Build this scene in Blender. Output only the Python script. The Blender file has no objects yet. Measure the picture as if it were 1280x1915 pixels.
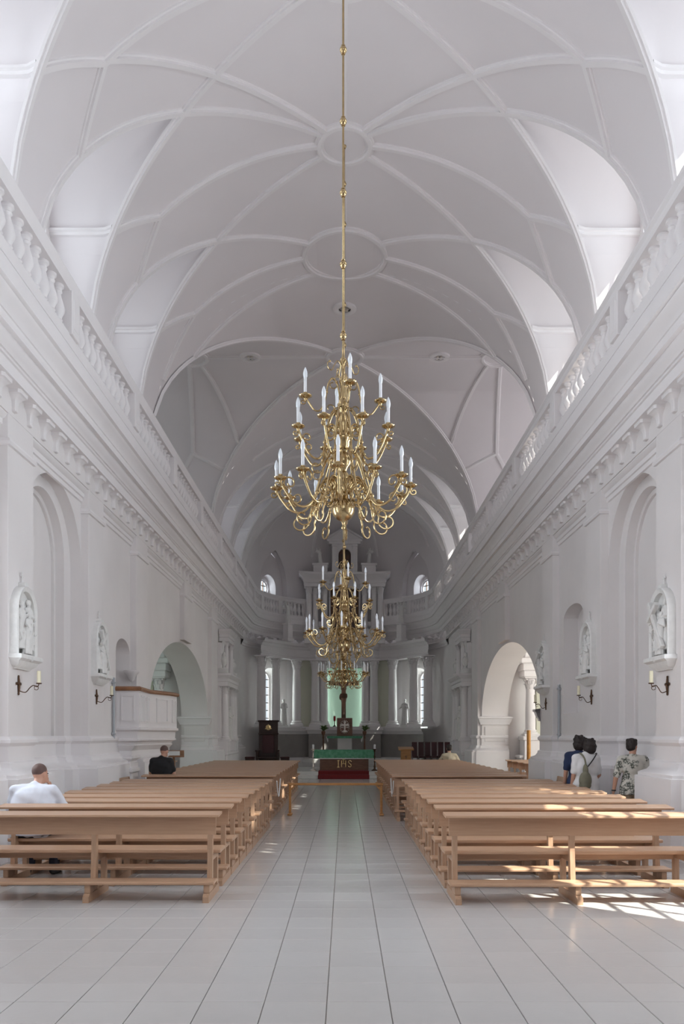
import bpy, bmesh, math, random
from mathutils import Vector, Matrix
random.seed(7)
PI = math.pi
sc = bpy.context.scene
col = sc.collection
# ------------------------------------------------------------------ camera
F, HX, HY, CAMZ = 1540.0, 645.0, 1373.0, 1.71
cam_d = bpy.data.cameras.new('camera')
cam = bpy.data.objects.new('camera', cam_d); col.objects.link(cam)
cam.location = (0, 0, CAMZ); cam.rotation_euler = (PI/2, 0, 0)
cam_d.sensor_fit = 'HORIZONTAL'; cam_d.sensor_width = 36.0
cam_d.lens = F/1280*36
cam_d.shift_x = -(HX-640)/1280
cam_d.shift_y = (HY-957.5)/1280
cam_d.clip_end = 300
sc.camera = cam
# ------------------------------------------------------------------ world, sun, daylight, exposure
wd = bpy.data.worlds.new('sky'); sc.world = wd; wd.use_nodes = True
bg = wd.node_tree.nodes['Background']
bg.inputs[0].default_value = (0.86, 0.92, 1.0, 1); bg.inputs[1].default_value = 1.6
sun_d = bpy.data.lights.new('sun', 'SUN'); sun = bpy.data.objects.new('sun', sun_d); col.objects.link(sun)
sun_d.energy = 24.0; sun_d.angle = 0.009; sun_d.color = (1, 0.95, 0.86)
sun.rotation_euler = Vector((-1, 0.9, -1.5)).to_track_quat('-Z', 'Y').to_euler()
sun.location = (20, 0, 20)
def daylight(name, loc, direction, w, h, power, color=(0.87, 0.925, 1.0)):
    d = bpy.data.lights.new(name, 'AREA'); d.shape = 'RECTANGLE'; d.size = w; d.size_y = h
    d.energy = power; d.color = color
    o = bpy.data.objects.new(name, d); col.objects.link(o); o.location = loc
    o.rotation_euler = Vector(direction).to_track_quat('-Z', 'Y').to_euler()
    return o
PW = 1.0
for (sx, y, p) in ((1, 9.9, 760), (-1, 9.9, 520), (1, 6.4, 400), (-1, 6.4, 290)):
    daylight('window_daylight', (sx*5.6, y, 3.3), (-sx, 0, -0.05), 2.0, 4.4, p*PW)
daylight('window_daylight', (0, -3.6, 7.2), (0, 1, 0.02), 4.6, 5.5, 230*PW)
for (sx, y, p) in ((1, 6.4, 150), (-1, 6.4, 110), (1, 9.95, 105), (-1, 9.95, 100), (1, 13.5, 70), (-1, 13.5, 62), (1, 17.0, 46), (-1, 17.0, 34),
                   (1, 31.0, 18), (-1, 31.0, 8), (1, 34.5, 16), (-1, 34.5, 5)):
    daylight('clerestory_daylight', (sx*5.75, y, 9.6), (-sx, 0, -0.12), 1.6, 2.6, p*PW)
daylight('transept_daylight', (10.0, 23.9, 9.4), (-1, 0, 0), 3.2, 3.4, 300*PW, (0.95, 0.92, 1.0))
daylight('transept_daylight', (-10.0, 23.9, 9.4), (1, 0, 0), 2.4, 2.6, 62*PW, (0.84, 0.95, 0.92))
daylight('transept_daylight', (10.0, 23.9, 3.2), (-1, 0, 0.05), 4.6, 3.6, 1000*PW, (1, 0.97, 0.9))
daylight('transept_daylight', (-10.0, 23.9, 3.2), (1, 0, 0.05), 3.6, 3.2, 150*PW, (0.72, 0.98, 0.86))
for s_ in (-1, 1):
    daylight('niche_fill', (s_*1.10, 41.86, 3.55), (-s_, 0, 0), .22, 2.7, 26*PW, (0.93, 1.0, 0.98))  # added fill lamps hidden behind the inner columns, brightening the green niche
for a in (-50.6, 50.6):
    t = math.radians(a); R = 5.75
    daylight('apse_daylight', (R*math.sin(t), 37.5+R*math.cos(t), 3.5), (-math.sin(t), -math.cos(t), 0.05), .8, 2.6, 200*PW, (0.93, 1.0, 0.97))
    daylight('apse_daylight', (R*math.sin(t), 37.5+R*math.cos(t), 9.0), (-math.sin(t), -math.cos(t), -.1), .8, .8, 60*PW)
vs = sc.view_settings
vs.view_transform = 'Standard'; vs.look = 'None'; vs.gamma = 1.0; vs.use_curve_mapping = False
vs.exposure = -0.72
sc.cycles.use_denoising = True
sc.cycles.diffuse_bounces = 6; sc.cycles.glossy_bounces = 4; sc.cycles.max_bounces = 10
sc.cycles.transparent_max_bounces = 12
sc.cycles.caustics_reflective = False; sc.cycles.caustics_refractive = False
sc.cycles.sample_clamp_indirect = 6.0

# ------------------------------------------------------------------ materials
MATS = {}
def mat(name, color, rough=0.6, metal=0.0, var=0.0, scale=6.0, bump=0.0, stretch=(1, 1, 1), detail=4.0, color2=None, spec=0.5, bscale=None, sheen=0.0):
    if name in MATS: return MATS[name]
    m = bpy.data.materials.new(name); m.use_nodes = True
    nt = m.node_tree; b = nt.nodes['Principled BSDF']
    b.inputs['Roughness'].default_value = rough; b.inputs['Metallic'].default_value = metal
    b.inputs['Base Color'].default_value = (*color, 1)
    try: b.inputs['Specular IOR Level'].default_value = spec
    except Exception: pass
    if var or bump or color2:
        tc = nt.nodes.new('ShaderNodeTexCoord'); mp = nt.nodes.new('ShaderNodeMapping')
        mp.inputs['Scale'].default_value = stretch
        nt.links.new(tc.outputs['Object'], mp.inputs[0])
        n = nt.nodes.new('ShaderNodeTexNoise'); n.inputs['Scale'].default_value = scale; n.inputs['Detail'].default_value = detail
        nt.links.new(mp.outputs[0], n.inputs['Vector'])
        if var or color2:
            r = nt.nodes.new('ShaderNodeValToRGB')
            c2 = color2 or tuple(max(0, c*(1-var)) for c in color)
            r.color_ramp.elements[0].position = 0.3; r.color_ramp.elements[1].position = 0.7
            r.color_ramp.elements[0].color = (*c2, 1); r.color_ramp.elements[1].color = (*color, 1)
            nt.links.new(n.outputs['Fac'], r.inputs[0]); nt.links.new(r.outputs[0], b.inputs['Base Color'])
        if bump:
            n2 = n
            if bscale:
                n2 = nt.nodes.new('ShaderNodeTexNoise'); n2.inputs['Scale'].default_value = bscale; n2.inputs['Detail'].default_value = 6
                nt.links.new(mp.outputs[0], n2.inputs['Vector'])
            bp = nt.nodes.new('ShaderNodeBump'); bp.inputs['Strength'].default_value = bump; bp.inputs['Distance'].default_value = 0.02
            nt.links.new(n2.outputs['Fac'], bp.inputs['Height']); nt.links.new(bp.outputs[0], b.inputs['Normal'])
    MATS[name] = m
    return m
PLASTER = mat('wall_plaster', (0.80, 0.766, 0.762), 0.75, var=0.06, scale=0.9, bump=0.10, bscale=18, spec=0.2)
VAULT = mat('vault_plaster', (0.79, 0.752, 0.762), 0.8, var=0.04, scale=0.6, spec=0.15)
MOULD = mat('white_moulding', (0.835, 0.805, 0.81), 0.6, var=0.03, scale=2.0, spec=0.3)
STATUE = mat('white_stucco', (0.80, 0.79, 0.775), 0.6, var=0.08, scale=14, bump=0.12, bscale=40, spec=0.3)
TILE = mat('floor_tile', (0.585, 0.562, 0.55), 0.17, var=0.05, scale=2.3, bump=0.02, bscale=30, spec=0.45)
TILE2 = mat('floor_tile_pale', (0.572, 0.548, 0.536), 0.18, var=0.05, scale=2.8, bump=0.02, bscale=30, spec=0.45)
GROUT = mat('tile_grout', (0.30, 0.28, 0.26), 0.9)
WOOD = mat('pew_wood', (0.50, 0.315, 0.205), 0.36, scale=4, stretch=(0.8, 14, 14), color2=(0.445, 0.272, 0.172), bump=0.05, spec=0.4)
WOOD2 = mat('pew_frame_wood', (0.47, 0.30, 0.20), 0.42, scale=5, stretch=(10, 10, 0.8), color2=(0.40, 0.25, 0.16), bump=0.05, spec=0.4)
OAK = mat('amber_wood', (0.50, 0.25, 0.085), 0.4, scale=5, stretch=(1, 6, 6), color2=(0.40, 0.18, 0.055))
RAILWOOD = mat('brown_rail_wood', (0.32, 0.15, 0.07), 0.4, var=0.25, scale=6)
DARKWOOD = mat('dark_wood', (0.055, 0.024, 0.018), 0.4, var=0.35, scale=8, stretch=(1, 1, 4))
ALTARWOOD = mat('altar_wood', (0.20, 0.095, 0.055), 0.4, scale=6, stretch=(1, 1, 5), color2=(0.14, 0.06, 0.035))
BRASS = mat('polished_brass', (0.56, 0.42, 0.225), 0.15, 1.0, var=0.2, scale=16)
GOLD = mat('gilt', (0.95, 0.72, 0.36), 0.25, 1.0)
SILVER = mat('silvered_metal', (0.85, 0.80, 0.74), 0.28, 1.0)
IRON = mat('dark_bronze', (0.11, 0.06, 0.035), 0.45, 0.7)
CANDLE = mat('white_candle', (0.88, 0.89, 0.92), 0.4)
BULB = mat('frosted_bulb', (0.86, 0.9, 0.95), 0.15, spec=0.8)
WAX = mat('cream_wax', (0.82, 0.76, 0.56), 0.45)
REDWAX = mat('red_glass', (0.35, 0.015, 0.02), 0.2)
GREEN = mat('green_cloth', (0.16, 0.42, 0.27), 0.8, scale=9, color2=(0.08, 0.30, 0.17), detail=1)
LINEN = mat('white_linen', (0.8, 0.8, 0.8), 0.8)
RED = mat('red_carpet', (0.17, 0.012, 0.016), 0.95, var=0.3, scale=60)
PALEGREEN = mat('pale_green_paint', (0.50, 0.68, 0.55), 0.7, var=0.05, scale=1)
CREAMP = mat('cream_paint', (0.66, 0.66, 0.55), 0.7, var=0.05, scale=1)
PODIUM = mat('grey_marble', (0.33, 0.31, 0.295), 0.5, var=0.12, scale=3)
STEPM = mat('white_marble', (0.62, 0.615, 0.60), 0.35, var=0.08, scale=3)
DARKPIC = mat('dark_painting', (0.03, 0.02, 0.016), 0.35, scale=4, color2=(0.10, 0.035, 0.02))
DARKRED = mat('dark_red_leather', (0.06, 0.010, 0.012), 0.45)
BLACK = mat('black_metal', (0.02, 0.02, 0.02), 0.5)
LEAF = mat('green_leaf', (0.10, 0.17, 0.04), 0.6, var=0.3, scale=12)
YELLOW = mat('yellow_petal', (0.75, 0.50, 0.05), 0.6)
WHITEPETAL = mat('white_petal', (0.8, 0.78, 0.7), 0.6)
PIPE = mat('grey_pipe', (0.42, 0.44, 0.47), 0.45)
CORPUS = mat('carved_figure', (0.34, 0.19, 0.125), 0.5)
CROSSW = mat('cross_wood', (0.13, 0.062, 0.032), 0.5, var=0.2, scale=7, stretch=(3, 3, 0.5))
SKIN = mat('skin', (0.56, 0.31, 0.22), 0.5, var=0.06, scale=10)
HAIR = mat('dark_hair', (0.022, 0.013, 0.011), 0.55, var=0.3, scale=60, bump=0.5)
HAIR2 = mat('cropped_hair', (0.13, 0.075, 0.065), 0.65, var=0.2, scale=80, bump=0.2)
WSHIRT = mat('white_shirt', (0.72, 0.74, 0.82), 0.85, var=0.05, scale=5, bump=0.25, bscale=7)
WBLOUSE = mat('white_blouse', (0.80, 0.79, 0.80), 0.85, var=0.05, scale=5, bump=0.25, bscale=8)
BSHIRT = mat('black_shirt', (0.012, 0.012, 0.014), 0.85, bump=0.2, var=0.2, scale=6)
NAVY = mat('navy_shirt', (0.028, 0.045, 0.11), 0.85, bump=0.2, var=0.2, scale=6)
NAVY2 = mat('dark_trousers', (0.014, 0.015, 0.03), 0.85)
KHAKI = mat('khaki_trousers', (0.42, 0.33, 0.23), 0.85, var=0.1, scale=6)
BEIGE = mat('beige_shirt', (0.55, 0.48, 0.36), 0.85, var=0.1, scale=8, bump=0.2)
BAG = mat('olive_bag_cloth', (0.20, 0.19, 0.135), 0.8, var=0.15, scale=14, bump=0.2)
# leafy print on a pale shirt
def print_mat():
    m = mat('leaf_print_shirt', (0.60, 0.575, 0.52), 0.85)
    nt = m.node_tree; b = nt.nodes['Principled BSDF']
    tc = nt.nodes.new('ShaderNodeTexCoord'); n = nt.nodes.new('ShaderNodeTexNoise'); n.inputs['Scale'].default_value = 7; n.inputs['Detail'].default_value = 3
    w = nt.nodes.new('ShaderNodeTexVoronoi'); w.feature = 'DISTANCE_TO_EDGE'; w.inputs['Scale'].default_value = 26
    nt.links.new(tc.outputs['Object'], n.inputs['Vector']); nt.links.new(tc.outputs['Object'], w.inputs['Vector'])
    r1 = nt.nodes.new('ShaderNodeValToRGB'); r1.color_ramp.elements[0].position = 0.45; r1.color_ramp.elements[1].position = 0.52
    r2 = nt.nodes.new('ShaderNodeValToRGB'); r2.color_ramp.elements[0].position = 0.10; r2.color_ramp.elements[1].position = 0.2
    r2.color_ramp.elements[0].color = (1, 1, 1, 1); r2.color_ramp.elements[1].color = (0.25, 0.25, 0.25, 1)
    nt.links.new(n.outputs['Fac'], r1.inputs[0]); nt.links.new(w.outputs['Distance'], r2.inputs[0])
    mu = nt.nodes.new('ShaderNodeMath'); mu.operation = 'MULTIPLY'
    nt.links.new(r1.outputs[0], mu.inputs[0]); nt.links.new(r2.outputs[0], mu.inputs[1])
    mx = nt.nodes.new('ShaderNodeMix'); mx.data_type = 'RGBA'
    mx.inputs[6].default_value = (0.60, 0.575, 0.52, 1); mx.inputs[7].default_value = (0.07, 0.08, 0.065, 1)
    nt.links.new(mu.outputs[0], mx.inputs[0]); nt.links.new(mx.outputs[2], b.inputs['Base Color'])
    return m
PRINT = print_mat()
def glass_mat():
    m = bpy.data.materials.new('window_glass'); m.use_nodes = True; nt = m.node_tree
    nt.nodes.remove(nt.nodes['Principled BSDF']); out = nt.nodes['Material Output']
    t = nt.nodes.new('ShaderNodeBsdfTransparent'); t.inputs[0].default_value = (0.92, 0.96, 0.95, 1)
    g = nt.nodes.new('ShaderNodeBsdfGlossy'); g.inputs['Roughness'].default_value = 0.08
    mx = nt.nodes.new('ShaderNodeMixShader'); mx.inputs[0].default_value = 0.06
    nt.links.new(t.outputs[0], mx.inputs[1]); nt.links.new(g.outputs[0], mx.inputs[2]); nt.links.new(mx.outputs[0], out.inputs[0])
    return m
GLASS = glass_mat()

# ------------------------------------------------------------------ mesh helpers
class MB:
    def __init__(s): s.v = []; s.f = []
    def add(s, vs, fs):
        o = len(s.v); s.v += [tuple(p) for p in vs]; s.f += [tuple(i+o for i in f) for f in fs]; return s
    def box(s, x0, x1, y0, y1, z0, z1):
        x0, x1 = sorted((x0, x1)); y0, y1 = sorted((y0, y1)); z0, z1 = sorted((z0, z1))
        return s.add([(x0,y0,z0),(x1,y0,z0),(x1,y1,z0),(x0,y1,z0),(x0,y0,z1),(x1,y0,z1),(x1,y1,z1),(x0,y1,z1)],
                     [(0,3,2,1),(4,5,6,7),(0,1,5,4),(1,2,6,5),(2,3,7,6),(3,0,4,7)])
    def bbox(s, x0, x1, y0, y1, z0, z1, c=0.008):
        # box with chamfered vertical and horizontal edges
        x0, x1 = sorted((x0, x1)); y0, y1 = sorted((y0, y1)); z0, z1 = sorted((z0, z1))
        c = min(c, (x1-x0)*.3, (y1-y0)*.3, (z1-z0)*.3)
        def ring(ix, z): return [(x0+ix+ (0),y0+c+ (ix-ix),z)] if False else None
        L = []
        for (ins, z) in ((c, z0), (0, z0+c), (0, z1-c), (c, z1)):
            a0, a1, b0, b1 = x0+ins, x1-ins, y0+ins, y1-ins
            k = c if ins == 0 else 0.0
            L.append([(a0+k,b0,z),(a1-k,b0,z),(a1,b0+k,z),(a1,b1-k,z),(a1-k,b1,z),(a0+k,b1,z),(a0,b1-k,z),(a0,b0+k,z)])
        vs = [p for r in L for p in r]; fs = []
        for j in range(3):
            for i in range(8):
                fs.append((j*8+i, j*8+(i+1)%8, (j+1)*8+(i+1)%8, (j+1)*8+i))
        fs.append(tuple(range(7, -1, -1))); fs.append(tuple(range(24, 32)))
        return s.add(vs, fs)
    def lathe(s, prof, n=16, cx=0, cy=0, cz=0, a0=0.0, a1=2*PI, caps=True):
        full = abs(a1-a0-2*PI) < 1e-6
        m = n if full else n+1
        vs = []
        for (r, z) in prof:
            for i in range(m):
                t = a0+(a1-a0)*i/n
                vs.append((cx+r*math.cos(t), cy+r*math.sin(t), cz+z))
        fs = []
        for j in range(len(prof)-1):
            for i in range(n if not full else n):
                i2 = (i+1) % m if full else i+1
                fs.append((j*m+i, j*m+i2, (j+1)*m+i2, (j+1)*m+i))
        if caps and full:
            if prof[0][0] > 1e-5: fs.append(tuple(reversed(range(m))))
            if prof[-1][0] > 1e-5: fs.append(tuple(range((len(prof)-1)*m, len(prof)*m)))
        return s.add(vs, fs)
    def tube(s, pts, r, n=8, closed=False):
        P = [Vector(p) for p in pts]; N = len(P)
        R = r if isinstance(r, (list, tuple)) else [r]*N
        up = None; rings = []
        for i in range(N):
            a = P[i-1] if (i > 0 or closed) else P[i]; b = P[(i+1) % N] if (i < N-1 or closed) else P[i]
            t = (b-a)
            if t.length < 1e-9: t = Vector((0, 0, 1))
            t.normalize()
            if up is None:
                up = Vector((0, 0, 1)) if abs(t.z) < 0.9 else Vector((1, 0, 0))
            u = up - t*up.dot(t)
            if u.length < 1e-6: u = t.orthogonal()
            u.normalize(); up = u; w = t.cross(u)
            rings.append([P[i]+(u*math.cos(2*PI*k/n)+w*math.sin(2*PI*k/n))*R[i] for k in range(n)])
        vs = [p for q in rings for p in q]; fs = []
        M = N if closed else N-1
        for i in range(M):
            j = (i+1) % N
            for k in range(n):
                fs.append((i*n+k, i*n+(k+1) % n, j*n+(k+1) % n, j*n+k))
        if not closed:
            fs.append(tuple(reversed(range(n)))); fs.append(tuple(range((N-1)*n, N*n)))
        return s.add(vs, fs)
    def prism(s, poly, f0, f1):
        # poly: list of 2d points; f0/f1 map a 2d point to 3d at either end
        n = len(poly)
        vs = [f0(p) for p in poly]+[f1(p) for p in poly]
        fs = [tuple(reversed(range(n))), tuple(range(n, 2*n))]
        for i in range(n): fs.append((i, (i+1) % n, n+(i+1) % n, n+i))
        return s.add(vs, fs)
    def ell(s, c, r, n=12, m=8, rot=None):
        vs = []; fs = []
        c = Vector(c)
        for j in range(m+1):
            ph = -PI/2+PI*j/m
            for i in range(n):
                t = 2*PI*i/n
                p = Vector((r[0]*math.cos(ph)*math.cos(t), r[1]*math.cos(ph)*math.sin(t), r[2]*math.sin(ph)))
                if rot is not None: p = rot @ p
                vs.append(c+p)
        for j in range(m):
            for i in range(n): fs.append((j*n+i, j*n+(i+1) % n, (j+1)*n+(i+1) % n, (j+1)*n+i))
        return s.add(vs, fs)
    def grid(s, rows, closed=False):
        nn = len(rows[0]); vs = [p for r in rows for p in r]; fs = []
        for j in range(len(rows)-1):
            for i in range(nn if closed else nn-1):
                fs.append((j*nn+i, j*nn+(i+1) % nn, (j+1)*nn+(i+1) % nn, (j+1)*nn+i))
        return s.add(vs, fs)
    def xform(s, M, start=0):
        s.v = s.v[:start]+[tuple(M @ Vector(p)) for p in s.v[start:]]; return s
    def mesh(s, name, m=None, smooth=None, merge=False):
        me = bpy.data.meshes.new(name); me.from_pydata(s.v, [], s.f)
        bm = bmesh.new(); bm.from_mesh(me)
        if merge or smooth is not None: bmesh.ops.remove_doubles(bm, verts=bm.verts, dist=1e-5)
        bmesh.ops.recalc_face_normals(bm, faces=bm.faces)
        bm.to_mesh(me); bm.free()
        if smooth is not None:
            for p in me.polygons: p.use_smooth = True
            me.set_sharp_from_angle(angle=math.radians(smooth))
        if m: me.materials.append(m)
        return me
    def build(s, name, m=None, parent=None, smooth=None, loc=None, label=None):
        return put(name, s.mesh(name, m, smooth), parent, loc, label=label)
def put(name, me, parent=None, loc=None, rz=0.0, label=None):
    o = bpy.data.objects.new(name, me); col.objects.link(o)
    if parent is not None: o.parent = parent
    if loc is not None: o.location = loc
    if rz: o.rotation_euler = (0, 0, rz)
    if label: o['label'] = label
    return o
def thing(name, label, cat, loc=(0, 0, 0), rz=0.0, group=None):
    o = bpy.data.objects.new(name, None); col.objects.link(o); o.empty_display_size = 0.1
    o.location = loc; o.rotation_euler = (0, 0, rz)
    return tag(o, label, cat, group)
def tag(o, label, cat, group=None):
    o['label'] = label; o['category'] = cat
    if group: o['group'] = group
    return o
def struct(o, label=None, cat=None):
    o['kind'] = 'structure'
    if label: o['label'] = label
    if cat: o['category'] = cat
    return o
def copy_tree(o, parent=None):
    c = o.copy(); col.objects.link(c)
    if parent is not None: c.parent = parent
    for ch in o.children: copy_tree(ch, c)
    return c
def sweep(path, prof, closed=False, sgn=1):
    # path: plan points (x, y); prof: (out, z); out is measured to the left of travel (times sgn), mitred
    n = len(path); rows = []
    for i in range(n):
        p = Vector(path[i])
        a = Vector(path[i-1]) if (i > 0 or closed) else None
        b = Vector(path[(i+1) % n]) if (i < n-1 or closed) else None
        d1 = (p-a).normalized() if a is not None and (p-a).length > 1e-7 else None
        d2 = (b-p).normalized() if b is not None and (b-p).length > 1e-7 else None
        if d1 is None: d1 = d2
        if d2 is None: d2 = d1
        n1 = Vector((-d1.y, d1.x)); n2 = Vector((-d2.y, d2.x))
        m = n1+n2
        if m.length < 1e-4: m = n1
        m.normalize(); k = 1/max(0.35, m.dot(n1))
        rows.append([(p.x+m.x*k*o*sgn, p.y+m.y*k*o*sgn, z) for (o, z) in prof])
    if closed: rows.append(rows[0])
    return rows
def fill_panel(loops, to3):
    # planar panel with holes; loops[0] outer, the rest holes, 2d points; to3 maps to 3d
    bm = bmesh.new(); edges = []
    for L in loops:
        vs = [bm.verts.new((p[0], p[1], 0)) for p in L]
        for i in range(len(vs)): edges.append(bm.edges.new((vs[i], vs[(i+1) % len(vs)])))
    bmesh.ops.triangle_fill(bm, edges=edges, use_beauty=True, use_dissolve=False)
    bm.verts.index_update()
    V = [to3((v.co.x, v.co.y)) for v in bm.verts]; Fc = [tuple(v.index for v in f.verts) for f in bm.faces]
    bm.free()
    return V, Fc
def arch_loop(c, hw, z0, zs, rise, n=20):
    pts = [(c-hw, z0), (c+hw, z0)]
    for i in range(n+1):
        t = PI*i/n
        pts.append((c+hw*math.cos(t), zs+rise*math.sin(t)))
    return pts
def circle_loop(c, z, r, n=24): return [(c+r*math.cos(2*PI*i/n), z+r*math.sin(2*PI*i/n)) for i in range(n)]
def reveal(mb, loop, f0, f1, closed=True, skip_bottom=False):
    n = len(loop)
    for i in range(n if closed else n-1):
        if skip_bottom and i == 0: continue
        a, b = loop[i], loop[(i+1) % n]
        mb.add([f0(a), f0(b), f1(b), f1(a)], [(0, 1, 2, 3)])

# ------------------------------------------------------------------ dimensions
P, WPL = 4.6, 4.74                 # pilaster face, wall face
ZC, VA, VB = 12.66, 4.6, 4.0       # vault crown, half span, rise
ZSP = ZC-VB
HB = 1.76; XA = 2.66; GS = HB/XA   # half bay, lunette apex, groin slope
DECK = 7.36
XW = 5.2                           # clerestory window wall
APY = 37.5
YB = -3.0
CR, CRH = 23.87, 4.4               # crossing centre, half width
def Bz(x): return ZC-VB*(1-math.sqrt(max(0, 1-(x/VA)**2)))
def Az(r): return ZSP+VB*max(0, 1-(r/VA)**3)**(1/3)
def Tz(d): return ZC-VB*(1-math.sqrt(max(0, 1-(d/CRH)**2)))
LUN = [-4.09+3.52*k for k in range(7)]      # ... 9.99, 13.51, 17.03
LUN = [13.51-3.52*k for k in (4, 3, 2, 1, 0)]+[17.03]
LUN2 = [30.96, 34.48]
GA = GS*(VA-XA)
XL = 4.25
def g_of(x): return GS*(min(x, VA)-XA)
def Binv(z): return VA*math.sqrt(max(0, 1-(1-(ZC-z)/VB)**2))
def crown_of(x): return Bz(XA)-0.10*(x-XA)

# ------------------------------------------------------------------ floor
def make_floor():
    mb = MB(); mb.add([(-10.2, YB, -0.012), (10.2, YB, -0.012), (10.2, 44, -0.012), (-10.2, 44, -0.012)], [(0, 1, 2, 3)])
    fl = struct(mb.build('floor', GROUT))
    T, gx, gy = 0.40, -0.114, 5.66
    t = MB(); g = 0.0025; c = 0.004
    def tile(mb, x, y):
        x0, x1, y0, y1 = x+g, x+T-g, y+g, y+T-g
        mb.add([(x0,y0,-.012),(x1,y0,-.012),(x1,y1,-.012),(x0,y1,-.012),(x0+c,y0+c,0),(x1-c,y0+c,0),(x1-c,y1-c,0),(x0+c,y1-c,0),(x0,y0,-.003),(x1,y0,-.003),(x1,y1,-.003),(x0,y1,-.003)],
               [(4,5,6,7),(8,9,5,4),(9,10,6,5),(10,11,7,6),(11,8,4,7),(0,1,9,8),(1,2,10,9),(2,3,11,10),(3,0,8,11)])
    tile(t, 0, 0)
    me = [t.mesh('tile', TILE), t.mesh('tile', TILE2)]
    near = []; rest = [MB(), MB()]
    for j in range(-22, 95):
        for i in range(-26, 26):
            x, y = gx+i*T, gy+j*T
            if y < YB or y > 37.5: continue
            out = abs(x+T/2) > 4.95
            if out and not (19.6 < y < 28.6): continue
            vis = y+T > 4.8 and abs(x+T/2)*F/max(0.1, y+T) < 700
            if vis and y < 10.2: near.append((y, x))
            else: tile(rest[random.random() < 0.4], x, y)
    near.sort()
    for k, (y, x) in enumerate(near):
        if k < 300: put('tile', me[random.random() < 0.4], fl, (x, y, 0))
        else: tile(rest[0], x, y)
    for r, m in zip(rest, (TILE, TILE2)):
        o = r.build('tile_field', m, fl); o['kind'] = 'stuff'
make_floor()

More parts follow.
